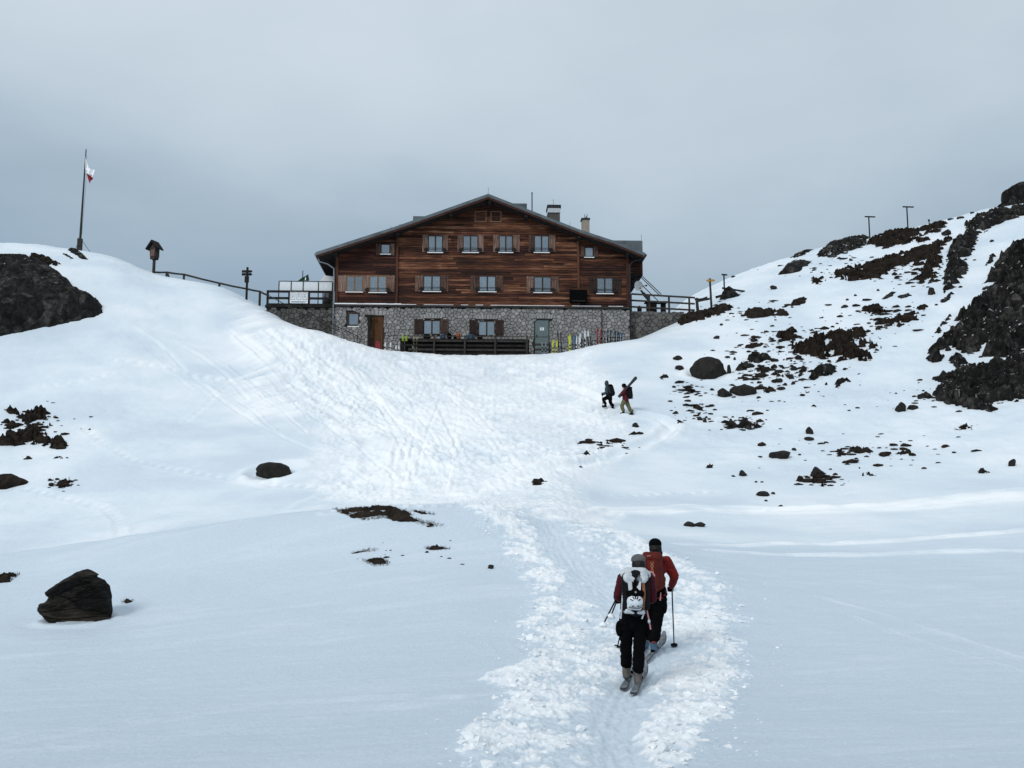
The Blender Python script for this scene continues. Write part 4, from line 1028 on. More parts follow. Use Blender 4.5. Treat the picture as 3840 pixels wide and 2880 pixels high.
bb = MB(); bb.prism([(p[0], p[1] - .192) for p in RT] + [(p[0], p[1] - .33) for p in reversed(RT)], -1.10, -1.055); bb.build('bargeboard', 'post', roof)
# standing seams on the roof
for k in range(27):
    yy = -1.0 + k * .55
    m_ = MB()
    for i in range(len(RT) - 1):
        a, b = RT[i], RT[i + 1]; m_.bar((a[0], yy, a[1] + .012), (b[0], yy, b[1] + .012), .03, .03)
    m_.build('roof_seam', 'roof', roof)
# purlin ends under the eaves
for px in (1835, 1690, 1972, 1492, 2170, 1262, 2350):
    xx = FX(px, 900, -.5); zz = roof_z(xx) - TH - .10
    MB().box(xx - .11, xx + .11, -.95, .015, zz - .12, zz + .10).build('purlin', 'dark_timber', roof, bevel=.015)
# planks
plank_me = {}
def plank_mesh(kind):
    if kind not in plank_me:
        me = bpy.data.meshes.new('plank')
        me.from_pydata([(0, 0, 0), (1, 0, 0), (1, -.034, 0), (0, -.034, 0), (0, 0, 1), (1, 0, 1), (1, -.012, 1), (0, -.012, 1), (0, -.034, .06), (1, -.034, .06)],
                       [], [(0, 1, 2, 3), (4, 7, 6, 5), (3, 2, 9, 8), (8, 9, 6, 7), (0, 3, 8, 7, 4), (1, 5, 6, 9, 2)])
        me.materials.append(M[kind]); plank_me[kind] = me
    return plank_me[kind]
ROW = .168
XB = [XL + .02, FX(1488), FX(2169), XR - .02]
rp = random.Random(5)
zrow = ZB + .16
while zrow < roof_z(FX(1831, 730)) - TH - .12:
    # extent of the row under the roof
    xs = np.linspace(XL, XR, 400); ok = [q for q in xs if roof_z(q) - TH + .05 > zrow]
    lo, hi = ok[0], ok[-1]
    for b in range(3):
        a0, a1 = max(XB[b], lo), min(XB[b + 1], hi)
        if a1 - a0 < .1: continue
        q = a0
        while q < a1 - .05:
            ln = rp.uniform(2.6, 5.4) if b == 1 else rp.uniform(2.4, 4.5)
            e_ = min(q + ln, a1)
            if a1 - e_ < .7: e_ = a1
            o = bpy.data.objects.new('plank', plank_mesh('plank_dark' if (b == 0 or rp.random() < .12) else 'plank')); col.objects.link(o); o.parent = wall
            o.location = (q + .003, .0 - rp.uniform(.001, .008), zrow); o.scale = (e_ - q - .006, 1 + rp.uniform(-.1, .2), ROW * .935)
            q = e_
    zrow += ROW
# corner and bay posts
for px, w in ((1262, .2), (1488, .17), (2169, .17), (2355, .22)):
    xx = FX(px); ztop = roof_z(xx) - TH
    MB().box(xx - w / 2, xx + w / 2, -.13, -.003, ZB + .02, ztop).build('post', 'post', hut, bevel=.012)
# ledge between wood and stone, snow lying on it
MB().box(XL - .06, XR + .06, -.20, .03, ZB + .0, ZB + .14).build('base_beam', 'timber', hut, bevel=.015)
lm = MB()
for k in range(40):
    a = XL + (XR - XL) * k / 40; b = XL + (XR - XL) * (k + 1) / 40
    t = .07 if k < 9 else (.03 if rp.random() < .75 else .0)
    if t: lm.box(a, b - .004, -.215, -.10, ZB + .142, ZB + .142 + t * rp.uniform(.8, 1.15))
lm.build('ledge_snow', 'white', hut)

def rect(x0, y0, x1, y1, dy=0.0):
    a, zt = F(x0, y0, dy); b, zb = F(x1, y1, dy)
    return a, b, zb, zt

def shutter(par, x0, y0, x1, y1, m, dy=-.04, yb=0.0):
    a, b, zb, zt = rect(x0, y0, x1, y1)
    n = 3 if b - a > .3 else 2
    w = (b - a) / n; mm = MB()
    for i in range(n): mm.box(a + i * w + .006, a + (i + 1) * w - .006, dy - .03 + yb, dy + yb, zb, zt - (.02 if i % 2 else 0))
    for zz in (zb + (zt - zb) * .14, zb + (zt - zb) * .84): mm.box(a + .02, b - .02, dy - .052 + yb, dy - .031 + yb, zz - .035, zz + .035)
    return mm.build('shutter', m, par)

def window(x0, y0, x1, y1, shutters=(), sm='shutter', fm='frame', sill=True, rail=True, curt='curtain', yb=0.0, panes=2, fw=.075):
    a, b, zb, zt = rect(x0, y0, x1, y1)
    yf = yb - .085
    mm = MB()
    mm.box(a - fw, a, yf, yb, zb - fw, zt + fw); mm.box(b, b + fw, yf, yb, zb - fw, zt + fw)
    mm.box(a, b, yf, yb, zt, zt + fw); mm.box(a, b, yf, yb, zb - fw, zb)
    mw = .05
    if panes == 2: mm.box((a + b) / 2 - mw, (a + b) / 2 + mw, yf + .012, yb, zb, zt)
    win = mm.build('window', fm, hut)
    if panes == 2: parts = [(a, (a + b) / 2 - mw), ((a + b) / 2 + mw, b)]
    else: parts = [(a, b)]
    for p, q in parts:
        MB().box(p, q, yb - .062, yb - .056, zb, zt).build('pane', 'glass', win)
        n = 14; vs = []
        for i in range(n + 1):
            t = i / n; xx = p + (q - p) * t; yy = yb - .048 + .008 * math.sin(t * 19 + a)
            vs += [(xx, yy, zb), (xx, yy, zt)]
        cm = MB(); cm.add(vs, [(2 * i, 2 * i + 2, 2 * i + 3, 2 * i + 1) for i in range(n)])
        cm.build('curtain', curt, win, smooth=True)  # dark choice is no curtain: a sheet painted as the dim room
    if sill:
        MB().box(a - .1, b + .1, yf - .10, yf - .002, zb - fw - .05, zb - fw).build('sill', 'white', win)
    if rail:
        rm = MB(); zz = zb + .17
        rm.box(a - .25, b + .25, yf - .16, yf - .13, zz, zz + .035)
        for xx in (a - .2, b + .2): rm.box(xx - .015, xx + .015, yf - .13, yb - .07, zz, zz + .03); rm.box(xx - .12, xx + .12, yf - .19, yf - .05, zz - .16, zz - .02)
        rm.build('planter_rail', 'dark_timber', win)
    for s in shutters: shutter(win, *s, sm, yb=yb)
    return win

for x0, x1, l0, l1, r0, r1 in [(1609, 1657, 1584, 1605, 1660, 1681), (1739, 1790, 1716, 1736, 1793, 1814), (1874, 1919, 1849, 1870, 1923, 1949), (2006, 2055, 1982, 2002, 2058, 2083)]:
    window(x0, 887, x1, 944, [(l0, 881, l1, 946), (r0, 881, r1, 946)], curt='curtain_blue' if x0 in (1609, 2006) else 'curtain_dark')
window(1432, 919, 1460, 950, [(1411, 914, 1428, 958), (1463, 914, 1479, 958)], panes=1, rail=False, curt='curtain_blue')
window(2195, 931, 2222, 962, [(2177, 925, 2192, 964), (2226, 925, 2242, 964)], panes=1, rail=False)
w_ = window(1303, 1037, 1357, 1092, [(1266, 1033, 1297, 1094)], fm='frame_yellow', rail=False, curt='curtain_dark')
window(1389, 1037, 1446, 1094, [(1360, 1033, 1384, 1095), (1450, 1033, 1480, 1095)], fm='frame_yellow')
for x0, x1, l0, l1, r0, r1, y0 in [(1591, 1649, 1557, 1587, 1653, 1682, 1037), (1799, 1856, 1763, 1794, 1859, 1887, 1038), (2005, 2064, 1974, 2001, 2067, 2097, 1041), (2240, 2295, 2209, 2236, 2299, 2330, 1045)]:
    window(x0, y0, x1, y0 + 53, [(l0, y0 - 4, l1, y0 + 57), (r0, y0 - 4, r1, y0 + 57)], sm='shutter' if x0 < 2100 else 'shutter_dark', curt='curtain_dark' if x0 > 1900 else 'curtain')
# closed attic hatches
for x0, x1 in ((1783, 1821), (1843, 1877)):
    a, b, zb, zt = rect(x0, 796, x1, 831)
    mm = MB(); fw = .06
    mm.box(a - fw, a, -.09, -.001, zb - fw, zt + fw); mm.box(b, b + fw, -.09, -.001, zb - fw, zt + fw); mm.box(a, b, -.09, -.001, zt, zt + fw); mm.box(a, b, -.09, -.001, zb - fw, zb)
    h_ = mm.build('attic_window', 'hatch_frame', hut)
    shutter(h_, x0, 796, x1, 831, 'plank', dy=-.035)

# basement: mortar core with stones set in it
OPEN = [rect(1301, 1169, 1345, 1221), rect(1390, 1184, 1436, 1345), rect(1588, 1200, 1650, 1254), rect(1794, 1203, 1855, 1258), rect(2004, 1198, 2060, 1345)]
MB().box(XL + .02, XR - .02, .10, DEPTH - .1, -1.2, ZB - .002).build('basement_core', 'mortar', hut)

def stones(x0, x1, z0, z1, sx, sz, openings, m, parent, yface=-.05, rs=1, limit=300, clip=None, name='stone'):
    r = random.Random(rs)
    nx = int((x1 - x0) / sx); nz = int((z1 - z0) / sz)
    pts = {}
    for i in range(-2, nx + 2):
        for j in range(-2, nz + 2):
            pts[i, j] = (x0 + (i + .5 + (.5 if j % 2 else 0) + r.uniform(-.42, .42)) * sx, z0 + (j + .5 + r.uniform(-.42, .42)) * sz)
    cells = []
    for (i, j), (cx, cz) in pts.items():
        if not (x0 - .05 < cx < x1 + .05 and z0 - .05 < cz < z1 + .05): continue
        poly = [(x0, z0), (x1, z0), (x1, z1), (x0, z1)]
        poly = [(max(x0, cx - 1.2), max(z0, cz - 1)), (min(x1, cx + 1.2), max(z0, cz - 1)), (min(x1, cx + 1.2), min(z1, cz + 1)), (max(x0, cx - 1.2), min(z1, cz + 1))]
        for di in range(-2, 3):
            for dj in range(-2, 3):
                if (di or dj) and (i + di, j + dj) in pts:
                    qx, qz = pts[i + di, j + dj]; mx, mz = (cx + qx) / 2, (cz + qz) / 2; nx_, nz_ = qx - cx, qz - cz
                    ln = math.hypot(nx_, nz_); nx_ /= ln; nz_ /= ln
                    new = []
                    for k in range(len(poly)):
                        p, q = poly[k], poly[(k + 1) % len(poly)]
                        dp = (p[0] - mx) * nx_ + (p[1] - mz) * nz_; dq = (q[0] - mx) * nx_ + (q[1] - mz) * nz_
                        if dp <= 0: new.append(p)
                        if dp * dq < 0: t = dp / (dp - dq); new.append((p[0] + (q[0] - p[0]) * t, p[1] + (q[1] - p[1]) * t))
                    poly = new
                    if len(poly) < 3: break
            if len(poly) < 3: break
        if len(poly) < 3: continue
        ccx = sum(p[0] for p in poly) / len(poly); ccz = sum(p[1] for p in poly) / len(poly)
        bad = False
        for a, b, zb, zt in openings:
            if a - .02 < ccx < b + .02 and zb - .02 < ccz < zt + .02: bad = True; break
            np_ = []
            for p in poly:
                if a - .01 < p[0] < b + .01 and zb - .01 < p[1] < zt + .01:
                    ds = [(p[0] - a, (a - .01, p[1])), (b - p[0], (b + .01, p[1])), (p[1] - zb, (p[0], zb - .01)), (zt - p[1], (p[0], zt + .01))]
                    p = min(ds, key=lambda t: t[0])[1]
                np_.append(p)
            poly = np_
        if bad or (clip and not clip(ccx, ccz)): continue
        ar = 0
        for k in range(len(poly)): p, q = poly[k], poly[(k + 1) % len(poly)]; ar += p[0] * q[1] - q[0] * p[1]
        if ar / 2 < .004: continue
        gap = .012
        big = []; ins = []
        for p in poly:
            dx, dz = ccx - p[0], ccz - p[1]; d = math.hypot(dx, dz) + 1e-6
            g1 = min(gap / d, .3); g2 = min((gap + .03) / d, .5)
            big.append((p[0] + dx * g1, p[1] + dz * g1)); ins.append((p[0] + dx * g2, p[1] + dz * g2))
        cells.append((ar / 2, big, ins, yface - r.uniform(0, .05), ccz))
    # those that show: sort by area, the ones above the snow first
    cells.sort(key=lambda c: -c[0])
    rest = MB()
    for k, (ar, big, ins, yf, cz) in enumerate(cells):
        n = len(big)
        vs = [(p[0], .12, p[1]) for p in big] + [(p[0], yf + .028, p[1]) for p in big] + [(p[0], yf, p[1]) for p in ins]
        fs = [(i, (i + 1) % n, n + (i + 1) % n, n + i) for i in range(n)] + [(n + i, n + (i + 1) % n, 2 * n + (i + 1) % n, 2 * n + i) for i in range(n)] + [tuple(range(2 * n, 3 * n))]
        if k < limit: MB().add(vs, fs).build(name, m, parent)
        else: rest.add(vs, fs)
    if rest.v:
        o = rest.build('stone_infill', m, parent); o['kind'] = 'stuff'

# voussoirs over the openings
vz = []
for x0, x1, yt in ((1386, 1440, 1184), (1586, 1652, 1196), (1792, 1858, 1199), (2000, 2064, 1197)):
    a, zt = F(x0, yt); b, _ = F(x1, yt); cx = (a + b) / 2; w = b - a; n = 8 if x0 > 1400 else 5
    vz.append((a - .01, b + .01, zt, zt + .27))
    for k in range(n):
        t = (k + .5) / n - .5; ang = t * .7; bx = cx + t * (w + .22); hw = (w + .22) / n / 2 - .010
        top = .36 + rp.uniform(-.04, .03) - .12 * abs(t)
        dx = math.tan(ang) * top
        mm = MB(); mm.prism([(bx - hw, zt + .03), (bx + hw, zt + .03), (bx + hw * 1.15 + dx, zt + top), (bx - hw * 1.15 + dx, zt + top)], -.10 - rp.uniform(0, .02), .11)
        mm.build('arch_stone', 'masonry', hut, bevel=.012)
stones(XL, XR, -.25, ZB - .01, .30, .208, OPEN + vz, 'masonry', hut, rs=4)
# basement windows and doors
window(1310, 1177, 1342, 1217, panes=1, rail=False, sill=True, curt='curtain_blue', yb=.09, fw=.13)
window(1591, 1203, 1648, 1251, [], rail=False, sill=False, yb=.09)
window(1797, 1206, 1853, 1256, [], rail=False, sill=False, yb=.09)
for s in ((1554, 1197, 1586, 1254), (1652, 1197, 1682, 1254), (1760, 1200, 1791, 1259), (1857, 1200, 1888, 1259)):
    shutter(hut, *s, 'shutter_dark', yb=-.07)
a, b, zb, zt = rect(1392, 1186, 1434, 1345)
dm = MB()
for k in range(4): dm.box(a + (b - a) * k / 4 + .005, a + (b - a) * (k + 1) / 4 - .005, .03, .08, zb, zt)
dr = dm.build('door', 'door', hut); MB().box(a + .06, a + .12, -.02, .029, zb + 1.25, zb + 1.32).build('handle', 'dark_metal', dr)
a, b, zb, zt = rect(2006, 1200, 2058, 1345)
dr = MB().box(a, b, .03, .08, zb, zt).build('door', 'door_green', hut, bevel=.01)
hx = FX(2012); hz = FZ(1258)
MB().box(hx - .03, hx + .03, -.03, .029, hz - .08, hz + .08).build('handle', 'dark_metal', dr)
p0 = F(2025, 1228); p1 = F(2040, 1239)
nt_ = MB().box(p0[0], p1[0], .022, .028, p1[1], p0[1]).build('notice', 'white', dr)
nm = MB()
for k, (u0, u1) in enumerate(((.15, .8), (.2, .7), (.15, .85))):
    zz = p0[1] - (k + 1) * (p0[1] - p1[1]) / 4.2; nm.box(p0[0] + (p1[0] - p0[0]) * u0, p0[0] + (p1[0] - p0[0]) * u1, .018, .0215, zz - .01, zz + .01)
nm.build('notice_print', 'ink', dr)
# beam post beside the brown door
xx = FX(1388); MB().box(xx - .09, xx + .09, -.4, -.24, -.6, FZ(1188)).build('porch_post', 'dark_timber', hut, bevel=.012)
MB().box(FX(1372), FX(1404), -.42, -.22, FZ(1196), FZ(1188) - .0).build('porch_bracket', 'dark_timber', hut)
# awning box with its cables
a, b, zb, zt = rect(2135, 1091, 2200, 1138)
ab = MB().box(a, b, -.42, -.05, zb, zt).build('display_case', 'black', hut, bevel=.03)
MB().box(a + .15, b - .15, -.44, -.421, zb + .06, zb + .1).build('case_trim', 'timber', ab)
MB().box((a + b) / 2 - .03, (a + b) / 2 + .03, -.2, -.1, ZB + .15, zb).build('case_bracket', 'dark_metal', ab)
cb = MB(); cb.tube([(FX(2185), -.15, zt), (FX(2183), -.15, FZ(1024)), (FX(2240), -.15, FZ(1030)), (FX(2300), -.15, FZ(1033)), (FX(2352), -.16, FZ(1031))], .012, 5); cb.tube([(FX(2167), -.15, zt), (FX(2167), -.15, FZ(1064))], .012, 5); cb.build('cable', 'timber', hut)
# downpipes and gutters
dp = MB(); xe, ze = F(1189, 960, -.9)
dp.tube([(xe + .05, -.75, ze - .02), (xe + .12, -.6, ze - .3), (FX(1228), -.35, FZ(1000)), (FX(1252), -.24, FZ(1016)), (FX(1253), -.24, FZ(1050)), (FX(1253), -.24, -.3)], .055, 8)
dp.build('downpipe', 'metal', hut, smooth=True)
dp = MB(); xe, ze = F(2408, 968, -.9)
dp.tube([(xe, -.7, ze), (FX(2375), -.3, FZ(977)), (FX(2361), -.22, FZ(990)), (FX(2360), -.22, -.3)], .055, 8)
dp.build('downpipe', 'dark_metal', hut, smooth=True)
dp = MB(); dp.tube([(FX(2254), -.16, ZB), (FX(2254), -.16, FZ(1245))], .03, 6); dp.build('downpipe', 'dark_metal', hut)
for sgn, p in ((-1, RT[0]), (1, RT[-1])):
    g_ = MB(); g_.tube([(p[0] + sgn * .06, -1.1, p[1] - .12), (p[0] + sgn * .06, DEPTH + .8, p[1] - .12)], .085, 8); g_.build('gutter', 'metal' if sgn < 0 else 'dark_metal', roof, smooth=True)
# balcony on the far side, seen end-on beyond the right corner
a, b, zb, zt = rect(2364, 985, 2416, 1030)
bl = MB().box(XR + .05, b, .6, DEPTH - 1, zb + .08, zb + .22).build('balcony', 'dark_timber', hut)
for k in range(9):
    yy = .6 + k * .35; MB().box(b - .05, b + .0, yy, yy + .31, zb + .23, zt + .45).build('balustrade_board', 'plank_dark', bl)
for k in range(5): xx = XR + .1 + k * (b - XR - .15) / 5; MB().box(xx, xx + .19, .56, .595, zb + .23, zt + .45).build('balustrade_board', 'plank_dark', bl)
bk = MB(); bk.bar((XR + .02, .8, zb - .55), (b - .1, .8, zb + .07), .1, .1); bk.build('brace', 'dark_timber', bl)
# roof boxes, chimneys, rods
def on_roof(name, x0, y0, x1, y1, m, yb=2.0, d=1.0, parent=roof, drop=.9):
    a, zt = F(x0, y0, yb); b, zb = F(x1, y1, yb)
    return MB().box(a, b, yb, yb + d, zb - drop, zt).build(name, m, parent, bevel=.015)
on_roof('roof_hatch', 1549, 810, 1592, 826, 'roof', 2.2, .9, drop=.9)
d_ = on_roof('roof_dormer', 1908, 762, 1976, 778, 'roof', 2.4, 1.2)
c1 = on_roof('chimney', 2057, 796, 2100, 830, 'brick', 3.2, 1.0)
a, zt = F(2052, 767, 3.1); b, zb = F(2104, 797, 3.1)
cc = MB().box(a, b, 3.08, 4.32, zt - .24, zt).build('chimney_cap', 'dark_metal', roof, bevel=.02)
MB().box(a + .05, b - .05, 3.12, 4.26, zb + .01, zt - .242).build('chimney_cowl', 'pack_white', roof)
c2 = on_roof('chimney', 2183, 822, 2211, 866, 'render', 4.2, .6)
a, zt = F(2180, 817, 4.15); b, zb = F(2213, 822, 4.15); MB().box(a, b, 4.12, 4.9, zb, zt).build('chimney_cap', 'dark_metal', roof)
xx, zz = F(2197, 817, 4.5); z1_ = F(2197, 803, 4.5)[1]
pt = MB(); pt.tube([(xx, 4.5, zz), (xx, 4.5, zz + .14)], .11, 10); pt.tube([(xx - .1, 4.5, zz + .14), (xx - .1, 4.5, z1_)], .03, 6); pt.tube([(xx + .1, 4.5, zz + .14), (xx + .1, 4.5, z1_)], .03, 6); pt.build('chimney_pot', 'metal', roof)
on_roof('roof_dormer', 2300, 901, 2410, 950, 'roof', 5.0, 3.0, drop=.5)
for px, y0, y1, yb, rr in ((1995, 722, 800, 3.0, .045), (1831, 703, 740, .5, .012), (2075, 748, 775, 3.6, .012), (2137, 833, 855, .5, .012), (2405, 880, 905, 6.0, .012), (1500, 840, 856, -.9, .02), (1466, 850, 862, -.9, .014)):
    xx, zt = F(px, y0, yb); _, zb = F(px, y1, yb)
    t_ = MB(); t_.tube([(xx, yb, zb - .3), (xx, yb, zt - .12), (xx, yb, zt)], [rr, rr, rr * 1.3], 6); t_.build('mast' if rr > .03 else 'lightning_rod', 'dark_metal', roof)

# ------------------------------------------------------------------ terraces beside the hut
def hw(lx, ly, lz):
    return Vector((HUT_O.x + lx * HC - ly * HS, HUT_O.y + lx * HS + ly * HC, HUT_O.z + lz))

tw = thing('terrace_wall', 'dark rubble stone wall carrying the terrace left of the hut', 'wall', HUT_O, HYAW); tw['kind'] = 'thing'
a = FX(998, 1150, .25); ztw = FZ(1152, 1100, .25)
TWA = a
core = MB().box(a, XL - .03, .37, 8.5, -2.0, ztw - .03).build('terrace_floor', 'mortar', tw)
slab = MB().box(a - .05, XL - .03, .10, 8.5, ztw - .028, ztw + .12).build('terrace_edge', 'dark_timber', tw)
holder = bpy.data.objects.new('stonework', None); col.objects.link(holder); holder.parent = tw; holder.location = (0, .25, 0)
stones(a, XL - .04, -.3, ztw - .04, .36, .25, [], 'masonry_dark', holder, rs=11)
tw2 = thing('terrace_wall', 'dark rubble stone wall carrying the terrace right of the hut', 'wall', HUT_O, HYAW); tw2['kind'] = 'thing'
b2 = FX(2565, 1180, .25); zt2 = FZ(1168, 2460, .25)
MB().box(XR + .03, b2, .37, 8.0, -1.5, zt2 - .03).build('terrace_floor', 'mortar', tw2)
holder2 = bpy.data.objects.new('stonework', None); col.objects.link(holder2); holder2.parent = tw2; holder2.location = (0, .25, 0)
stones(XR + .04, b2, .3, zt2, .40, .27, [], 'masonry_dark', holder2, rs=12)
MB().box(FX(2372), FX(2372) + .12, .0, .12, .0, FZ(1215)).build('leaning_board', 'timber', tw2)

# left terrace railing
rl = thing('terrace_railing', 'dark plank railing of the left terrace', 'railing', HUT_O, HYAW)
x0 = FX(1002, 1100, .1)
for px in (1003, 1084, 1158, 1243):
    xx = FX(px, 1100, .1); MB().box(xx - .07, xx + .07, .16, .28, ztw + .121, FZ(1089, 1100, .1)).build('post', 'dark_timber', rl, bevel=.01)
for py, hgt in ((1093, .16), (1118, .16), (1143, .2)):
    zz = FZ(py, 1100, .1); MB().box(x0 - .05, XL - .1, .12, .158, zz - hgt / 2, zz + hgt / 2).build('rail', 'dark_timber', rl)
ws = thing('windscreen', 'row of four whitish glass panels in a dark frame above the left railing', 'windscreen', HUT_O, HYAW)
xs_ = [FX(p, 1070, .45) for p in (1046, 1092, 1137, 1194, 1246)]; zt = FZ(1056, 1100, .45); zb = FZ(1091, 1100, .45)
for xx in xs_: MB().box(xx - .03, xx + .03, .43, .49, ztw + .121, zt).build('post', 'dark_metal', ws)
MB().box(xs_[0], xs_[-1], .44, .48, zt + .002, zt + .05).build('top_rail', 'dark_metal', ws)
for p, q in zip(xs_[:-1], xs_[1:]): MB().box(p + .032, q - .032, .455, .467, zb - .1, zt - .01).build('pane', 'frost', ws)
ib = thing('notice_board', 'white notice board with three posters on the left railing', 'notice board', HUT_O, HYAW)
a, b, zb, zt = rect(1088, 1095, 1154, 1137, .08)
MB().box(a, b, .07, .11, zb, zt).build('board', 'white', ib)
for k in range(3):
    p = a + (b - a) * (k / 3) + .05; q = a + (b - a) * ((k + 1) / 3) - .05
    fr = MB(); ft = .022
    fr.box(p, p + ft, .055, .069, zb + .24, zt - .03); fr.box(q - ft, q, .055, .069, zb + .24, zt - .03); fr.box(p + ft, q - ft, .055, .069, zt - .03 - ft, zt - .03); fr.box(p + ft, q - ft, .055, .069, zb + .24, zb + .24 + ft)
    po = fr.build('poster', 'ink', ib)
    tx = MB()
    for j in range(5):
        zz = zt - .13 - j * .06; tx.box(p + .07 + rp.uniform(0, .04), q - .07 - rp.uniform(0, .06), .060, .069, zz - .011, zz + .011)
    tx.build('poster_print', 'ink', po)
tx = MB(); tx.box(a + .06, b - .06, .058, .069, zb + .10, zb + .125); tx.box(a + .10, b - .2, .058, .069, zb + .05, zb + .07); tx.build('board_print', 'ink', ib)
# green pennant
fl = thing('green_flag', 'dark green pennant hanging from a short pole on the left terrace', 'flag', HUT_O, HYAW)
xx = FX(1135, 1040, 1.2); zb = ztw + .12; zt = FZ(1015, 1135, 1.2)
t_ = MB(); t_.tube([(xx, 1.2, zb), (xx, 1.2, zt)], .03, 6); t_.build('pole', 'timber', fl)
q = [F(px, py, 1.17) for px, py in ((1156, 1028), (1160, 1052), (1138, 1056), (1115, 1054))]
n = 12; vs = []; fs = []
for i in range(n + 1):
    t = i / n
    top = (q[0][0] * (1 - t) + q[3][0] * t, q[0][1] * (1 - t) + q[3][1] * t); bot = (q[1][0] * (1 - t) + q[3][0] * t, q[1][1] * (1 - t) + (q[3][1] - .02) * t)
    yy = 1.14 + .05 * math.sin(t * 8)
    vs += [(top[0], yy, top[1]), (bot[0], yy + .03, bot[1]), (top[0], yy + .008, top[1]), (bot[0], yy + .038, bot[1])]
for i in range(n): o4 = i * 4; fs += [(o4, o4 + 1, o4 + 5, o4 + 4), (o4 + 2, o4 + 6, o4 + 7, o4 + 3)]
MB().add(vs, fs).build('flag_cloth', 'flag_green', fl, smooth=True)
em = MB(); ex, ez = F(1145, 1046, 1.1); em.prism([(ex - .03, ez - .1), (ex + .05, ez - .1), (ex + .04, ez + .1), (ex, ez + .16), (ex - .02, ez + .02)], 1.085, 1.09); em.build('flag_emblem', 'flag_white', fl)
# stainless tank behind the glass
tk = thing('covered_tub', 'white and silver covered tub on the terrace beside the hut corner', 'tub', HUT_O, HYAW)
xa, xb = FX(1198, 1060, 1.4), FX(1249, 1060, 1.4); zb, zt = ztw + .12, FZ(1031, 1220, 1.4); zm_ = FZ(1056, 1220, 1.4)
t_ = MB(); cxx = (xa + xb) / 2 + .05; rr = (xb - xa) / 2
t_.tube([(cxx, 2.1, zb), (cxx, 2.1, zm_ - .4), (cxx, 2.1, zm_)], [rr * .8, rr * .92, rr], 20); t_.build('barrel', 'metal', tk, smooth=True)
t_ = MB(); t_.prism([(xa - .02, zm_ + .01), (xb + .06, zm_ + .01), (xb + .05, zt - .06), (xa + .42, zt), (xa + .28, zt - .04)], 1.55, 2.65); t_.build('cover', 'white', tk, bevel=.03)

# handrails of the steps that come down from the left terrace
def rail_thing(name, label, pts, posts, dy, r=.03, m='timber', ground=.6):
    t = thing(name, label, 'handrail', HUT_O, HYAW)
    pp = [F(px, py, dy) for px, py in pts]
    t_ = MB(); t_.tube([(p[0], dy, p[1]) for p in pp], r, 6); t_.build('rail', m, t)
    for px, py in posts:
        p = F(px, py, dy); MB().box(p[0] - .03, p[0] + .03, dy - .03, dy + .03, p[1] - ground, p[1] - r * .9).build('post', m, t)
    return t
rail_thing('handrail', 'upper thin handrail slanting down across the left stone wall', [(1120, 1148), (1200, 1195), (1260, 1222), (1345, 1262)], [(1135, 1157), (1225, 1207), (1340, 1260)], -.3, .03)
rail_thing('handrail', 'lower thin handrail slanting down to the basement window', [(975, 1095), (1000, 1104), (1085, 1150), (1145, 1180), (1255, 1235), (1300, 1258)], [(1084, 1150), (1200, 1208), (1290, 1253)], -.9, .03, ground=.9)

# right terrace fence
rr_ = thing('terrace_railing', 'three-rail grey fence on the right terrace', 'railing', HUT_O, HYAW)
for px in (2366, 2435, 2509, 2585):
    xx, zz = F(px, 1102 + (px - 2370) * .055, .35); MB().box(xx - .06, xx + .06, .36, .48, zt2 - .15, zz).build('post', 'timber', rr_, bevel=.01)
for y0, y1 in ((1102, 1116), (1126, 1139), (1150, 1163)):
    p, q = F(2368, y0, .3), F(2606, y1, .3)
    t_ = MB(); t_.bar((p[0], .33, p[1]), (q[0], .33, q[1]), .05, .12); t_.build('rail', 'timber', rr_)
# satellite dish and stays
ds = thing('satellite_dish', 'white satellite dish on a dark bracket behind the right fence', 'satellite dish', HUT_O, HYAW)
xx, zz = F(2395, 1072, 1.0); n = 20; vs = [(xx + .03, 1.12, zz)]; fs = []
for ring, (rad, dep) in enumerate(((.16, .1), (.30, .04), (.36, 0), (.36, -.02))):
    for k in range(n):
        t = 2 * math.pi * k / n; vs.append((xx + math.cos(t) * rad * .9, 1.0 + dep + math.cos(t) * .12, zz + math.sin(t) * rad))
for k in range(n): fs.append((0, 1 + k, 1 + (k + 1) % n))
for ring in range(3):
    for k in range(n): o1 = 1 + ring * n; fs.append((o1 + k, o1 + n + k, o1 + n + (k + 1) % n, o1 + (k + 1) % n))
MB().add(vs, fs).build('reflector', 'dish', ds, smooth=True)
t_ = MB(); pz = F(2412, 1098, 1.1); t_.bar((xx + .08, 1.2, zz - .1), (pz[0], 1.2, pz[1]), .12, .12); t_.bar((pz[0], 1.2, pz[1]), (F(2432, 1120, 1.1)[0], 1.2, F(2432, 1120, 1.1)[1]), .18, .2); t_.bar((F(2432, 1120, 1.1)[0], 1.2, F(2432, 1120, 1.1)[1]), (F(2432, 1175, 1.1)[0], 1.2, zt2 - .1), .14, .14); t_.build('bracket', 'dark_metal', ds)
t_ = MB(); t_.tube([(xx + .2, 1.0, zz - .02), (xx + .5, .8, zz - .02)], .025, 6); t_.ell((xx + .5, .8, zz - .02), .07, 8, 6); t_.build('feed_arm', 'dark_metal', ds)
for k, (p, q) in enumerate((((2410, 1037), (2480, 1104)), ((2404, 1040), (2472, 1106)), ((2382, 1045), (2468, 1128)))):
    a, b = F(*p, 2.0 + k * .3), F(*q, 2.0 + k * .3)
    st = MB(); st.tube([(a[0], 2.0 + k * .3, a[1]), (b[0], 2.0 + k * .3, b[1])], .03, 6)
    o = st.build('stay_rod', 'dark_metal'); o.location = HUT_O; o.rotation_euler = (0, 0, HYAW)
    tag(o, ['topmost slanting stay rod running from the hut eaves to the right terrace', 'middle slanting stay rod beside the right hut corner', 'lowest slanting stay rod ending behind the right terrace fence'][k], 'rod')
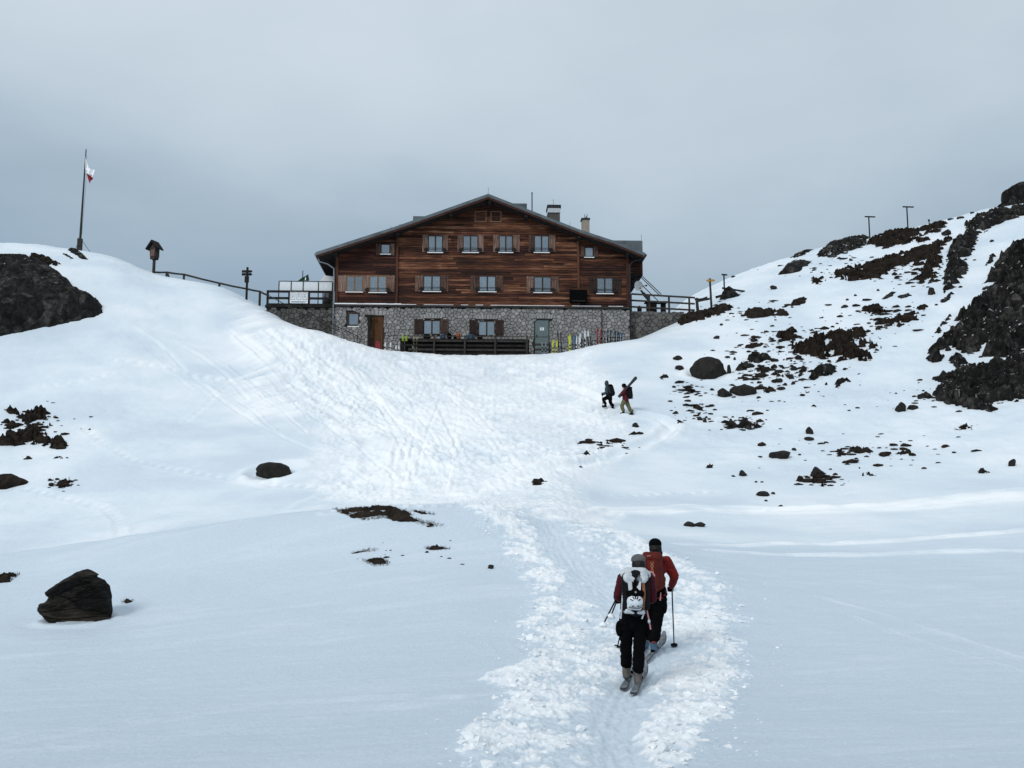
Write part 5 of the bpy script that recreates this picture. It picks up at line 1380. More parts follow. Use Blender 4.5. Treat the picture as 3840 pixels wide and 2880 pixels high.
# dark table and box behind the fence
tb = thing('picnic_table', 'dark wooden table standing behind the right terrace fence', 'table', HUT_O, HYAW)
a, b = FX(2420, 1130, 2.2), FX(2503, 1130, 2.2); zt = FZ(1131, 2460, 2.2); zf_ = FZ(1170, 2460, 2.2)
MB().box(a, b, 2.0, 2.8, zt - .06, zt).build('table_top', 'dark_timber', tb)
for xx in (a + .1, b - .45): MB().box(xx, xx + .35, 2.3, 2.5, zf_ - .3, zt - .061).build('leg', 'dark_timber', tb)
t_ = MB().box(a + .3, a + .8, 2.15, 2.65, zf_ - .2, zt - .1).build('crate', 'dark_timber'); t_.location = HUT_O; t_.rotation_euler = (0, 0, HYAW)
tag(t_, 'dark box stored under the table on the right terrace', 'box')
t_ = thing('gas_bottle', 'small dark canister on the right terrace near the hut corner', 'canister', HUT_O, HYAW)
xx, zz = F(2398, 1150, 1.6); m_ = MB(); m_.tube([(xx, 1.6, zt2 - .1), (xx, 1.6, zz - .05), (xx, 1.6, zz), (xx, 1.6, zz + .06)], [.16, .16, .1, .05], 12); m_.build('shell', 'dark_metal', t_, smooth=True)

# fence of dark boards in front of the basement with a bench behind
fc = thing('board_fence', 'dark board fence in front of the stone basement', 'fence', HUT_O, HYAW)
FD = -2.0
for px in (1628, 1743, 1857, 1976):
    p = F(px, 1258, FD); MB().box(p[0] - .055, p[0] + .055, FD - .06, FD + .06, -.9, p[1]).build('post', 'timber', fc, bevel=.008)
for py, hgt, m_, xa, xb in ((1262, .045, 'timber', 1440, 2062), (1279, .12, 'timber', 1545, 1978), (1296, .13, 'dark_timber', 1500, 1978), (1312, .13, 'timber', 1530, 1978), (1327, .12, 'dark_timber', 1500, 1990)):
    zz = FZ(py, 1800, FD + .08); MB().box(FX(xa, py, FD), FX(xb, py, FD), FD + .061, FD + .10, zz - hgt / 2, zz + hgt / 2).build('board', m_, fc)
bn = thing('long_bench', 'dark bench with rucksacks on it behind the board fence', 'bench', HUT_O, HYAW)
zz = FZ(1274, 1800, -1.3); MB().box(FX(1500, 1275, -1.3), FX(1985, 1275, -1.3), -1.6, -1.0, zz - .08, zz).build('seat', 'dark_timber', bn)
for px in (1510, 1630, 1745, 1860, 1970): xx = FX(px, 1275, -1.3); MB().box(xx - .06, xx + .06, -1.5, -1.1, -.9, zz - .081).build('leg', 'dark_timber', bn)
MB().box(FX(1500, 1275, -1.3), FX(1985, 1275, -1.3), -.99, -.93, -.8, zz - .02).build('back_panel', 'dark_timber', bn)
bt = thing('bench_step', 'grey wooden bench in front of the green door', 'bench', HUT_O, HYAW)
for py in (1292, 1311):
    q = FZ(py, 2030, -1.2); MB().box(FX(2002, py, -1.2), FX(2066, py, -1.2), -1.25, -1.15, q - .06, q + .06).build('slat', 'timber', bt)
for px in (2004, 2062): xx = FX(px, 1300, -1.2); MB().box(xx - .04, xx + .04, -1.14, -1.06, -.9, FZ(1285, 2030, -1.2)).build('leg', 'timber', bt)
# rucksacks on the bench
zs = zz
def small_pack(px, m, label, w=.34, h=.42, tilt=0.0):
    t = thing('rucksack', label, 'rucksack', hw(FX(px, 1270, -1.3), -1.3, zs), HYAW + tilt)
    bm_ = MB(); bm_.ell((0, 0, h * .48), (w / 2, .13, h * .5), 12, 8); o = bm_.build('pack_body', m, t, smooth=True)
    ld = MB(); ld.ell((0, -.02, h * .86), (w * .42, .14, h * .17), 12, 6); ld.build('pack_lid', m, t, smooth=True)
    st = MB(); st.tube([(-w * .2, -.13, h * .75), (-w * .22, -.15, h * .45), (-w * .2, -.12, h * .15)], .014, 5); st.tube([(w * .2, -.13, h * .75), (w * .22, -.15, h * .45), (w * .2, -.12, h * .15)], .014, 5); st.build('strap', 'black', t)
small_pack(1601, 'charcoal', 'black rucksack lying below the first basement window', .5, .34)
small_pack(1660, 'pack_blue', 'dull dark blue rucksack behind the first fence bay', .42, .32)
small_pack(1685, 'black', 'black rucksack left of the orange one', .34, .42)
small_pack(1718, 'pack_orange', 'orange rucksack behind the fence boards', .34, .44)
small_pack(1706, 'black', 'small black bag touching the orange rucksack', .22, .28)
small_pack(1764, 'pack_blue', 'blue rucksack right of the second fence post', .66, .34)
small_pack(1800, 'charcoal', 'dark rucksack half hidden under the second basement window', .4, .26)

# ------------------------------------------------------------------ skis leaning and standing outside the hut
def ski_shape(L, w, th=.018, tipup=.12, n=22):
    vs = []; fs = []
    for i in range(n + 1):
        t = i / n; yy = t * L
        wid = w * (1.06 - .30 * math.sin(math.pi * min(1, t * 1.02))) * (1.12 if t > .75 else 1)
        if t > .93: wid *= math.sqrt(max(0, 1 - ((t - .93) / .075) ** 2)) * .96 + .04
        if t < .02: wid *= .8
        zz = tipup * max(0, (t - .86) / .14) ** 2
        vs += [(-wid / 2, yy, zz), (wid / 2, yy, zz), (wid / 2, yy, zz + th), (-wid / 2, yy, zz + th)]
    for i in range(n):
        o = i * 4
        for k in range(4): fs.append((o + k, o + 4 + k, o + 4 + (k + 1) % 4, o + (k + 1) % 4))
    fs += [(0, 1, 2, 3), (n * 4 + 3, n * 4 + 2, n * 4 + 1, n * 4)]
    return vs, fs

def upright_pair(px, ytop, ybase, m, label, gap=.05, lean=0.0, w=.10, dy=-1.8, single=False, tipm=None):
    p0 = F(px, ybase, dy); p1 = F(px, ytop, dy)
    L = (p1[1] - p0[1]) + .35
    t = thing('ski' if single else 'ski_pair', label, 'skis', hw(p0[0], dy, p0[1] - .35), HYAW)
    vs, fs = ski_shape(L, w)
    for s in ((0,) if single else (-1, 1)):
        rot = Matrix.Rotation(lean + s * .02, 4, 'Y') @ Matrix.Rotation(R(84), 4, 'X')
        o = MB().add([rot @ Vector(v) + Vector((s * (w / 2 + gap / 2), 0, 0)) for v in vs], fs).build('ski_blade', m, t)
        b = MB(); c = rot @ Vector((0, L * .45, .03)) + Vector((s * (w / 2 + gap / 2), 0, 0))
        b.box(c.x - .035, c.x + .035, c.y - .05, c.y + .03, c.z - .16, c.z - .08); b.box(c.x - .035, c.x + .035, c.y - .05, c.y + .03, c.z + .08, c.z + .15); b.build('binding', 'black', t)
    return t
for a in [
 (1452, 1282, 1312, 'ski_white', 'white skis standing wide apart beside the brown door', .22, .05),
 (1488, 1294, 1320, 'ski_white', 'short white ski pair right of the wide-apart white skis', .06, .05),
 (1557, 1256, 1300, 'ski_cream', 'cream coloured ski pair in front of the first basement shutter', .06, .0),
 (2040, 1273, 1322, 'ski_grey', 'grey ski pair in front of the green door bench', .10, .0),
 (2078, 1274, 1322, 'neon', 'neon yellow ski pair right of the green door', .13, .06),
 (2108, 1278, 1320, 'ski_grey', 'dark grey ski pair leaning right of the neon yellow pair', .02, .14),
 (2153, 1258, 1312, 'ski_blue', 'blue ski pair between yellow ski and white skis', .04, .0),
 (2166, 1258, 1314, 'ski_white', 'white ski pair next to the blue pair', .05, .03),
 (2200, 1237, 1306, 'ski_white', 'tallest white ski pair in the row by the stone wall', .06, .01),
 (2227, 1246, 1296, 'ski_grey', 'light grey ski pair left of the red skis', .06, .0),
 (2246, 1232, 1292, 'ski_red', 'bright red ski pair in the row by the stone wall', .09, .04),
 (2263, 1240, 1286, 'ski_base', 'black ski pair right of the red skis', .05, .0),
 (2284, 1236, 1282, 'ski_base', 'black ski pair left of the pale teal pair', .06, .03),
 (2299, 1242, 1276, 'ski_teal', 'pale teal ski pair near the end of the row', .06, .08),
 (2273, 1246, 1284, 'ski_grey', 'dark grey ski pair between the two black pairs', .04, .02),
 (2311, 1244, 1274, 'ski_base', 'black ski pair behind the pale teal pair', .05, .05),
 (2325, 1248, 1272, 'ski_blue', 'dark blue ski pair at the very end of the row', .04, .10),
 (2213, 1262, 1302, 'ski_base', 'low black ski pair between tall white and light grey skis', .05, -.05),
 (2101, 1244, 1312, 'ski_base', 'black ski pair with tips crossing behind the dark grey pair', .03, -.03),
 (2186, 1270, 1308, 'ski_base', 'black ski pair left of the tallest white skis', .05, .02),
]: upright_pair(*a)
upright_pair(2137, 1255, 1318, 'neon', 'single wide neon yellow ski standing apart from the yellow pair', single=True, w=.15)
upright_pair(2177, 1248, 1310, 'ski_white', 'single white ski with dark tip right of the white pair', single=True, w=.12)
upright_pair(1548, 1298, 1324, 'ski_white', 'short single white ski at the foot of the cream pair', single=True, w=.10)
# lime gloves drying on a stake, pink sledge
gl = thing('glove_stake', 'pair of lime green gloves drying on a wooden stake', 'gloves', hw(FX(1517, 1300, -1.9), -1.9, FZ(1330, 1517, -1.9)), HYAW)
zz = FZ(1256, 1517, -1.9) - FZ(1330, 1517, -1.9)
MB().box(-.04, .04, -.03, .03, -.4, zz - .35).build('stake', 'timber', gl)
for s in (-1, 1):
    g_ = MB(); g_.ell((s * .11, -.03, zz - .20), (.085, .05, .17), 10, 8); g_.tube([(s * .11, -.03, zz - .15), (s * .18, -.03, zz - .05)], [.04, .03], 6)
    for k in range(4): g_.tube([(s * .11 + (k - 1.5) * .035, -.03, zz - .32), (s * .11 + (k - 1.5) * .042, -.03, zz - .42)], [.022, .016], 6)
    g_.build('glove', 'lime', gl, smooth=True)
sl = thing('sledge', 'small raspberry red sledge standing beside the brown door', 'sledge', hw(FX(1417, 1300, -1.5), -1.5, FZ(1312, 1417, -1.5)), HYAW)
h_ = FZ(1280, 1417, -1.5) - FZ(1312, 1417, -1.5)
for s in (-1, 1):
    r_ = MB(); r_.tube([(s * .12, 0, -.3), (s * .12, -.02, h_ * .7), (s * .06, -.05, h_ * .95), (0, -.06, h_)], .025, 6); r_.build('runner', 'raspberry', sl)
for k in range(4): MB().box(-.15, .15, -.05, -.026, h_ * .08 + k * .13, h_ * .08 + k * .13 + .08).build('slat', 'raspberry', sl)

# ------------------------------------------------------------------ posts, signs, flag, fences
def wpole(px, ybase, ytop, Y=None):
    g = GS(px, ybase) if Y is None else P(px, ybase, Y)
    top = P(px, ytop, g.y)
    return g, top

# flagpole
g = P(298, 938, 77.0); g.z = S(g.x, g.y); top = P(323, 560, 77.0)
fp = thing('flagpole', 'tall bare flagpole with guy wires on the left hilltop', 'flagpole', g)
d = top - g
m_ = MB(); m_.tube([(0, 0, -.6), d * .25, d * .6, d * .92, d], [.10, .085, .065, .045, .04], 8); m_.build('pole', 'timber', fp, smooth=True)
m_ = MB(); m_.box(-.16, .16, -.14, .14, -.6, d.z * .115); m_.build('pole_foot', 'timber', fp, bevel=.02)
for px, py in ((343, 942), (281, 930)):
    q = P(px, py, 77.0) - g; m_ = MB(); m_.tube([d * .12, q - Vector((0, 0, .2))], .018, 5); m_.build('guy_wire', 'dark_metal', fp)
m_ = MB(); m_.tube([d * .93 + Vector((.1, -.05, 0)), d * .6 + Vector((.18, -.05, 0)), d * .15 + Vector((.12, -.05, 0))], .009, 4); m_.build('halyard', 'dark_metal', fp)
fl = thing('flag', 'white over red flag hanging limp on the flagpole', 'flag', g)
def cloth(quad, m, nm, par, yo=-.06, fold=.10):
    n, k = 14, 8; vs = []; fs = []
    for i in range(n + 1):
        for j in range(k + 1):
            s, t = i / n, j / k
            p = (quad[0].lerp(quad[1], s)).lerp(quad[3].lerp(quad[2], s), t)
            vs.append(p + Vector((0, yo + fold * math.sin(s * 9 + t * 2) * (.3 + .7 * s), .02 * math.sin(t * 7 + s * 3))))
    for i in range(n):
        for j in range(k): a = i * (k + 1) + j; fs.append((a, a + 1, a + k + 2, a + k + 1))
    return MB().add(vs, fs).build(nm, m, par, smooth=True)
Q = lambda a, b: P(a, b, 77.0) - g
cloth([Q(321, 586), Q(332, 626), Q(358, 654), Q(321, 640)], 'flag_white', 'upper_cloth', fl)
cloth([Q(321, 632), Q(356, 638), Q(351, 668), Q(324, 650)], 'flag_white', 'upper_fold', fl, -.09)
cloth([Q(319, 632), Q(330, 650), Q(352, 664), Q(337, 690)], 'flag_red', 'lower_cloth', fl, -.05)
m_ = MB(); m_.tube([d * .88, Q(324, 594)], .012, 4); m_.build('flag_line', 'dark_metal', fl)

# wayside shrine
g, top = wpole(576, 1022, 903); sc = (top.z - g.z) / 119.0
sh = thing('wayside_shrine', 'small roofed wooden shrine box on a post at the fence end', 'shrine', g, R(-18))
m_ = MB(); m_.box(-4 * sc, 4 * sc, -.08, .08, -.5, 52 * sc); m_.build('post', 'timber', sh, bevel=.01)
m_ = MB(); m_.prism([(-9 * sc, 50 * sc), (8 * sc, 50 * sc), (12 * sc, 62 * sc), (12 * sc, 88 * sc), (0, 106 * sc), (-13 * sc, 88 * sc)], -.24, .24); m_.build('shrine_box', 'timber', sh)
m_ = MB(); m_.prism([(-8 * sc, 60 * sc), (8 * sc, 60 * sc), (9 * sc, 84 * sc), (-9 * sc, 84 * sc)], -.27, -.242); m_.build('niche_panel', 'shutter', sh)
for s in (-1, 1):
    m_ = MB(); m_.prism([(0, 112 * sc), (s * 23 * sc, 84 * sc), (s * 25 * sc, 88 * sc), (s * 2 * sc, 118 * sc), (0, 118 * sc)], -.42, .36); m_.build('roof_panel', 'dark_timber', sh)

# fence from the shrine to the terrace
ff = thing('pole_fence', 'weathered single-rail pole fence running down from the shrine', 'fence', GS(700, 1060))
org = ff.location.copy()
FPTS = [(572, 1020, 77.0), (625, 1021, 76.6), (690, 1029, 76), (823, 1062, 75), (924, 1083, 74), (975, 1093, 73), (1003, 1107, 71.6)]
pp = [P(*q) - org for q in FPTS]
for a_, b_ in zip(pp[:-1], pp[1:]):
    m_ = MB(); m_.tube([a_, a_.lerp(b_, .5) + Vector((0, 0, -.02)), b_], [.075, .07, .065], 7); m_.build('rail', 'timber', ff, smooth=True)
for px, yt, Y in ((625, 1022, 76.6), (690, 1030, 76), (823, 1063, 75), (975, 1094, 73)):
    t0 = P(px, yt, Y); b0 = S(t0.x, t0.y) - .4
    m_ = MB(); m_.tube([(t0.x - org.x, t0.y - org.y, min(b0, t0.z - .9) - org.z), t0 - org], .085, 7); m_.build('post', 'timber', ff, smooth=True)
t0 = P(630, 1028, 76.6) - org; t1 = P(642, 1052, 76.4) - org; m_ = MB(); m_.tube([t0, t1 - Vector((0, 0, .2))], .06, 6); m_.build('brace', 'timber', ff)

# signpost on the left
g, top = wpole(924, 1124, 1002); sc = (top.z - g.z) / 122.0
sg = thing('signpost', 'dark wooden signpost with two arrow boards left of the terrace', 'signpost', g)
m_ = MB(); m_.box(-3.6 * sc, 3.6 * sc, -.06, .06, -.5, 122 * sc); m_.build('post', 'dark_timber', sg, bevel=.01)
for zz, k in ((105, 1), (94, 2)):
    m_ = MB(); m_.prism([(-19 * sc, (zz - 4.6) * sc), (15 * sc, (zz - 4.6) * sc), (20 * sc, zz * sc), (15 * sc, (zz + 4.6) * sc), (-19 * sc, (zz + 4.6) * sc)], -.10, -.062); m_.build('arrow_board', 'dark_timber', sg)
m_ = MB(); m_.box(-8 * sc, 8 * sc, -.13, -.062, 63 * sc, 87 * sc); m_.build('notice_box', 'dark_timber', sg, bevel=.01)

# yellow signpost on the right
g, top = wpole(2664, 1143, 1034); g = P(2666, 1143, 73.0); g.z = min(g.z, S(g.x, g.y) + .1); top = P(2664, 1034, 73.0); sc = (top.z - P(2664, 1143, 73.0).z) / 109.0
sg = thing('signpost', 'wooden post with yellow two-way arrow sign right of the terrace', 'signpost', g)
m_ = MB(); m_.tube([(.05, 0, -.6), (.0, 0, 60 * sc), (-.03, 0, 103 * sc)], [.085, .075, .07], 8); m_.build('post', 'timber', sg)
m_ = MB(); m_.tube([(-.03, -.02, 96 * sc), (-.03, -.02, 109 * sc)], [.09, .07], 8); m_.build('post_cap', 'dark_metal', sg)
for s in (-1, 1):
    m_ = MB(); m_.prism([(s * .8 * sc, 96 * sc), (s * 12 * sc, 96 * sc), (s * 17 * sc, 100 * sc), (s * 12 * sc, 104 * sc), (s * .8 * sc, 104 * sc)], -.13 - .01 * s, -.095 - .01 * s); m_.build('arrow_board', 'sign_yellow', sg)
m_ = MB(); m_.bar((-.9, 0, 24 * sc), (-.08, 0, 33 * sc), .13, .13); m_.build('side_rail', 'timber', sg)
# gate post with short rail
g = P(2616, 1175, 72.0); g.z = P(2616, 1175, 72).z
gp = thing('gate_post', 'short thick post with a slanting rail at the end of the right fence', 'post', g)
m_ = MB(); m_.tube([(.06, 0, -.5), (-.04, 0, .98)], [.11, .10], 8); m_.ell((-.04, 0, 1.0), (.16, .14, .09)); m_.build('post', 'timber', gp)
m_ = MB(); m_.tube([(0, 0, .96), (.45, .3, 1.08), (.8, .8, 1.3)], .07, 7); m_.build('rail', 'timber', gp)

# T-shaped posts
for px, yb, yt, bx0, bx1, lab in ((2717, 1116, 1028, 2706, 2727, 'short T-shaped post beside the black mound'), (3261, 884, 811, 3243, 3282, 'lower of the two T-shaped posts on the right crest'), (3405, 864, 774, 3385, 3426, 'upper of the two T-shaped posts on the right crest')):
    Y = 75.0 if px < 3000 else G(px, yb + 6).y
    g = P(px, yb, Y); tp = P(px, yt, Y); sc = (tp.z - g.z)
    tpst = thing('t_post', lab, 'post', g)
    m_ = MB(); m_.tube([(0, 0, -1.0), (0, 0, sc - .05)], .055, 7); m_.build('post', 'dark_timber', tpst)
    a, b = P(bx0, yt, Y) - g, P(bx1, yt + 2, Y) - g; m_ = MB(); m_.bar((a.x, 0, sc - .03), (b.x, 0, sc - .06), .1, .09); m_.build('crossbar', 'dark_timber', tpst)
g = P(2740, 1090, 74.8)
lg = thing('timber_beam', 'weathered beam lying behind the black mound', 'beam', g); lg['kind'] = 'thing'
m_ = MB(); m_.bar(P(2708, 1080, 76.3) - g, P(2793, 1093, 76.3) - g, .12, .12); m_.build('beam', 'timber', lg)
m_ = MB(); m_.bar(P(2684, 1115, 74.9) - g, P(2716, 1106, 74.9) - g, .16, .16); m_.build('beam_end', 'dark_timber', lg)
g = P(3484, 836, 84.0)
mk = thing('marker_stake', 'tiny dark stake on the crest right of the T-shaped posts', 'stake', g)
m_ = MB(); m_.tube([(0, 0, -.5), (0, 0, .2)], .04, 6); m_.ell((0, 0, .22), (.1, .06, .09), 8, 6); m_.build('stake', 'dark_timber', mk)

# ------------------------------------------------------------------ people
def blob(name, prims, m, parent=None, vox=.014, smooth=6, wr=0.0, wsc=9.0, cut=None):
    mb = MB()
    for p in prims:
        if p[0] == 'c':
            a, ra, b, rb = Vector(p[1]), p[2], Vector(p[3]), p[4]
            mb.ell(a, ra, 12, 8); mb.ell(b, rb, 12, 8)
            n = 5; mb.tube([a.lerp(b, i / n) for i in range(n + 1)], [ra + (rb - ra) * i / n for i in range(n + 1)], 12)
        else:
            mb.ell(p[1], p[2], 16, 10, p[3] if len(p) > 3 else None)
    o = mb.build('tmp', m)
    rm = o.modifiers.new('r', 'REMESH'); rm.mode = 'VOXEL'; rm.voxel_size = vox
    sm = o.modifiers.new('s', 'SMOOTH'); sm.factor = .5; sm.iterations = smooth
    dg = bpy.context.evaluated_depsgraph_get(); dg.update()
    me = bpy.data.meshes.new_from_object(o.evaluated_get(dg)); me.name = name
    old = o.data; bpy.data.objects.remove(o); bpy.data.meshes.remove(old)
    if wr:
        n = len(me.vertices); co = np.empty(n * 3, np.float32); me.vertices.foreach_get('co', co); co = co.reshape(-1, 3)
        no = np.empty(n * 3, np.float32); me.vertices.foreach_get('normal', no); no = no.reshape(-1, 3)
        q = co * np.array([1, 1, 1.8]); k = vn3(q, wsc, 13)
        co = co + no * (1 - np.abs(k)[:, None] * 2.2) * wr
        me.vertices.foreach_set('co', co.ravel()); me.update()
    if not me.materials: me.materials.append(M[m])
    me.shade_smooth()
    o = bpy.data.objects.new(name, me); col.objects.link(o)
    if parent: o.parent = parent
    return o

def hand_prims(w, d, up, s=1.0, side=1):
    """a glove closed on a grip: palm, four bent fingers, thumb; w wrist, d forward"""
    w = Vector(w); d = Vector(d).normalized(); up = Vector(up).normalized(); sd = d.cross(up).normalized()
    pr = [('c', w, .034 * s, w + d * .075 * s, .038 * s), ('c', w + d * .05 * s - up * .02 * s, .032 * s, w + d * .085 * s - up * .02 * s, .03 * s)]
    for k, ln in enumerate((.072, .08, .076, .06)):
        b = w + d * .08 * s + up * (.03 - .02 * k) * s
        k1 = b + d * ln * .5 * s + sd * side * .015; k2 = k1 + sd * side * .035 * s - d * .02 * s
        pr += [('c', b, .0125 * s, k1, .0115 * s), ('c', k1, .0115 * s, k2, .0105 * s)]
    t0 = w + d * .035 * s + up * .03 * s; t1 = t0 + up * .03 * s + d * .03 * s + sd * side * .02
    pr += [('c', t0, .015 * s, t1, .013 * s), ('c', t1, .013 * s, t1 + d * .03 * s + sd * side * .02, .011 * s)]
    return pr

def person(label, loc, rz, J, jm, tm, group=None, vox=.014, bulk=1.0, boot='charcoal', glove='black', hood=False, flare=1.0, jhem=None, pf=1.0):
    V3 = {k: Vector(v) for k, v in J.items()}
    look = V3.get('look', Vector((0, 1, 0))).normalized()
    hd = V3['head']; nk = V3['neck']; pel = V3['pelvis']
    ch = nk.lerp(pel, .30); wa = nk.lerp(pel, .68)
    rt = (V3['shR'] - V3['shL']).normalized()
    # one continuous body
    br = [('e', hd, (.078, .098, .112)), ('c', hd - Vector((0, 0, .06)) + look * .03, .06, hd - Vector((0, 0, .085)) + look * .055, .042), ('c', hd - Vector((0, 0, .06)), .058, nk, .062),
          ('e', hd + look * .103 - Vector((0, 0, .015)), (.016, .02, .022)),
          ('e', hd + look.cross(Vector((0, 0, 1))) * .08, (.014, .022, .032)), ('e', hd - look.cross(Vector((0, 0, 1))) * .08, (.014, .022, .032)),
          ('c', nk, .07, ch, .12), ('e', ch, (.15, .10, .17)), ('c', ch, .12, wa, .105), ('c', wa, .11, pel, .125), ('c', V3['shL'], .055, V3['shR'], .055)]
    for s in 'LR':
        br += [('c', V3['sh' + s], .05, V3['el' + s], .042), ('c', V3['el' + s], .04, V3['wr' + s], .03), ('c', V3['wr' + s], .03, V3['wr' + s] + (V3['wr' + s] - V3['el' + s]).normalized() * .07, .03),
               ('c', pel, .11, V3['hip' + s], .09), ('c', V3['hip' + s], .085, V3['kn' + s], .056), ('c', V3['kn' + s], .054, V3['an' + s], .04), ('c', V3['an' + s], .04, V3['an' + s] + V3['toe'] * .12 - Vector((0, 0, .06)), .035)]
    body = blob('person', br, 'skin', None, vox, 5)
    body.location = loc; body.rotation_euler = (0, 0, rz)
    tag(body, label, 'person', group)
    # jacket
    b = bulk
    up = Vector((0, 0, 1))
    hem = pel - up * (.02 if jhem is None else jhem)
    jr = [('c', nk + up * .015, .075, nk - up * .06, .10), ('c', V3['shL'] , .082 * b, V3['shR'], .082 * b), ('c', ch - rt * .07, .125 * b, ch + rt * .07, .125 * b), ('c', wa - rt * .06, .12 * b, wa + rt * .06, .12 * b), ('c', ch, .15 * b, wa, .14 * b),
          ('c', hem - rt * .07, .125 * b, hem + rt * .07, .125 * b), ('c', wa, .145 * b, hem, .14 * b)]
    for s in 'LR':
        jr += [('c', V3['sh' + s], .086 * b, V3['el' + s], .066 * b), ('c', V3['el' + s], .067 * b, V3['wr' + s], .05 * b)]
    if hood: jr += [('e', hd + Vector((0, 0, .01)) - look * .015, (.105, .118, .135)), ('c', hd - up * .05 - look * .02, .10, nk, .10)]
    jk = blob('jacket', jr, jm, body, vox, 4, .010, 10)
    tr = [('c', pel - rt * .06, .135 * b * pf, pel + rt * .06, .135 * b * pf), ('c', pel, .14 * b * pf, pel - up * .08, .13 * b * pf)]
    for s in 'LR':
        h, k, a = V3['hip' + s], V3['kn' + s], V3['an' + s]
        tr += [('c', h, .108 * b, k, .080 * b), ('c', k, .082 * b, k.lerp(a, .55), .076 * b * flare), ('c', k.lerp(a, .55), .076 * b * flare, a + up * .11, .076 * b * flare)]
    blob('trousers', tr, tm, body, vox, 3, .013, 9)
    for s in 'LR':
        a = V3['an' + s]; t = V3['toe']
        bo = [('c', a + up * .12, .058, a - up * .02, .06), ('c', a - up * .045 - t * .05, .05, a - up * .055 + t * .16, .045), ('c', a - up * .05, .055, a - up * .05 + t * .1, .052)]
        blob('boot', bo, boot, body, vox, 4)
        wv = V3['wr' + s]; dv = (wv - V3['el' + s]).normalized()
        blob('glove', hand_prims(wv, dv, up if abs(dv.z) < .8 else look, 1.05, 1 if s == 'L' else -1), glove, body, min(vox, .009), 2)
    return body

def stand(px, py): return GS(px, py)

def ski_thing(label, tail, tip, m='ski_top', w=.102, L=1.68):
    a = GS(*tail); b = GS(*tip)
    d = (b - a); L_ = max(1.45, min(1.85, d.length)); d.normalize()
    up = Vector((0, 0, 1)); sd = d.cross(up).normalized(); u2 = sd.cross(d)
    vs, fs = ski_shape(L_, w, .02, .14)
    mx = Matrix((sd, d, u2)).transposed()
    base = a + u2 * .035
    t = thing('touring_ski', label, 'ski', base)
    MB().add([mx @ Vector(v) for v in vs], fs).build('ski_body', 'ski_base', t)
    vt = [(v[0] * .82, v[1] + (.03 if i < 4 else 0), v[2] + .004) for i, v in enumerate(vs)]
    nt2 = [mx @ Vector(v) for v in vt]
    MB().add(nt2, fs).build('top_sheet', m, t)
    bd = MB()
    for yy, ln in ((L_ * .40, .09), (L_ * .56, .07)):
        c = [(-.035, yy, .02), (.035, yy, .02), (.035, yy + ln, .02), (-.035, yy + ln, .02), (-.03, yy, .06), (.03, yy, .06), (.03, yy + ln, .055), (-.03, yy + ln, .055)]
        bd.add([mx @ Vector(v) for v in c], [(0, 3, 2, 1), (4, 5, 6, 7), (0, 1, 5, 4), (1, 2, 6, 5), (2, 3, 7, 6), (3, 0, 4, 7)])
    bd.build('binding', 'black', t)
    return t

def pole_thing(label, top, bot, snowy=False, group=None):
    t = thing('ski_pole', label, 'ski pole', bot, 0, group)
    d = Vector(top) - Vector(bot); u = d.normalized()
    m_ = MB(); m_.tube([(0, 0, 0), u * .05, d * .5, d], [.004, .0095, .0105, .012], 8); m_.build('shaft', 'black', t)
    m_ = MB(); m_.tube([d - u * .14, d - u * .06, d + u * .02, d + u * .04], [.015, .02, .022, .012], 8); m_.build('grip', 'black', t)
    bk_ = .5 if snowy else 1.0
    m_ = MB(); m_.tube([u * .055, u * .068, u * .075], [.058 * bk_, .062 * bk_, .02], 14); m_.build('basket', 'charcoal', t)
    m_ = MB(); m_.tube([d - u * .02, d - u * .12 + Vector((.03, -.02, -.02)), d - u * .16], .006, 5); m_.build('wrist_strap', 'black', t)
    if snowy:
        pr = [('e', u * .05, (.05, .05, .04)), ('e', u * .05 + Vector((.028, 0, -.015)), (.033, .033, .028)), ('e', u * .05 + Vector((-.03, .01, -.01)), (.033, .036, .028))]
        o = blob('basket_snow', pr, 'snow', t, .012, 3)
        a = o.data.attributes.new('fresh', 'FLOAT', 'POINT'); a.data.foreach_set('value', np.full(len(o.data.vertices), .95, np.float32))
    return t

# --- front skier: grey cap, white rucksack
A0 = GS(2374, 2570); A0.z += .055
sA = 4000 / (A0.y * 1.025)         # photo pixels per metre there
def LA(px, py, dy=0.0):
    q = P(px, py, A0.y + dy) - A0; return q
JA = dict(head=LA(2394, 2113, .10), neck=LA(2388, 2150, .02), shL=LA(2337, 2170, 0), shR=LA(2436, 2174, .02), elL=LA(2318, 2232, .02), elR=LA(2445, 2244, .02), wrL=LA(2316, 2246, .26), wrR=LA(2436, 2250, .30),
          pelvis=LA(2377, 2308, 0), hipL=LA(2349, 2325, .02), hipR=LA(2404, 2325, 0), knL=LA(2348, 2425, .12), knR=LA(2397, 2430, .06), anL=LA(2349, 2520, .22), anR=LA(2392, 2543, .05), toe=Vector((.08, 1, .02)).normalized(), look=Vector((.05, 1, -.1)))
pa = person('ski tourer with crimson sleeves, grey cap and black trousers, walking away in front', A0, 0, JA, 'crimson', 'black', vox=.012, bulk=.94, boot='boot_grey', flare=1.02, jhem=-.12)
hdA = JA['head']
blob('hair', [('e', hdA + Vector((0, -.025, -.02)), (.094, .10, .115)), ('c', hdA + Vector((0, -.06, -.06)), .075, hdA + Vector((0, -.06, -.11)), .06)], 'hair', pa, .011, 4, .005, 22)
blob('cap', [('e', hdA + Vector((0, .0, .055)), (.104, .115, .078)), ('c', hdA + Vector((-.04, .10, .03)), .025, hdA + Vector((.05, .15, .02)), .02)], 'grey_cap', pa, .011, 3)
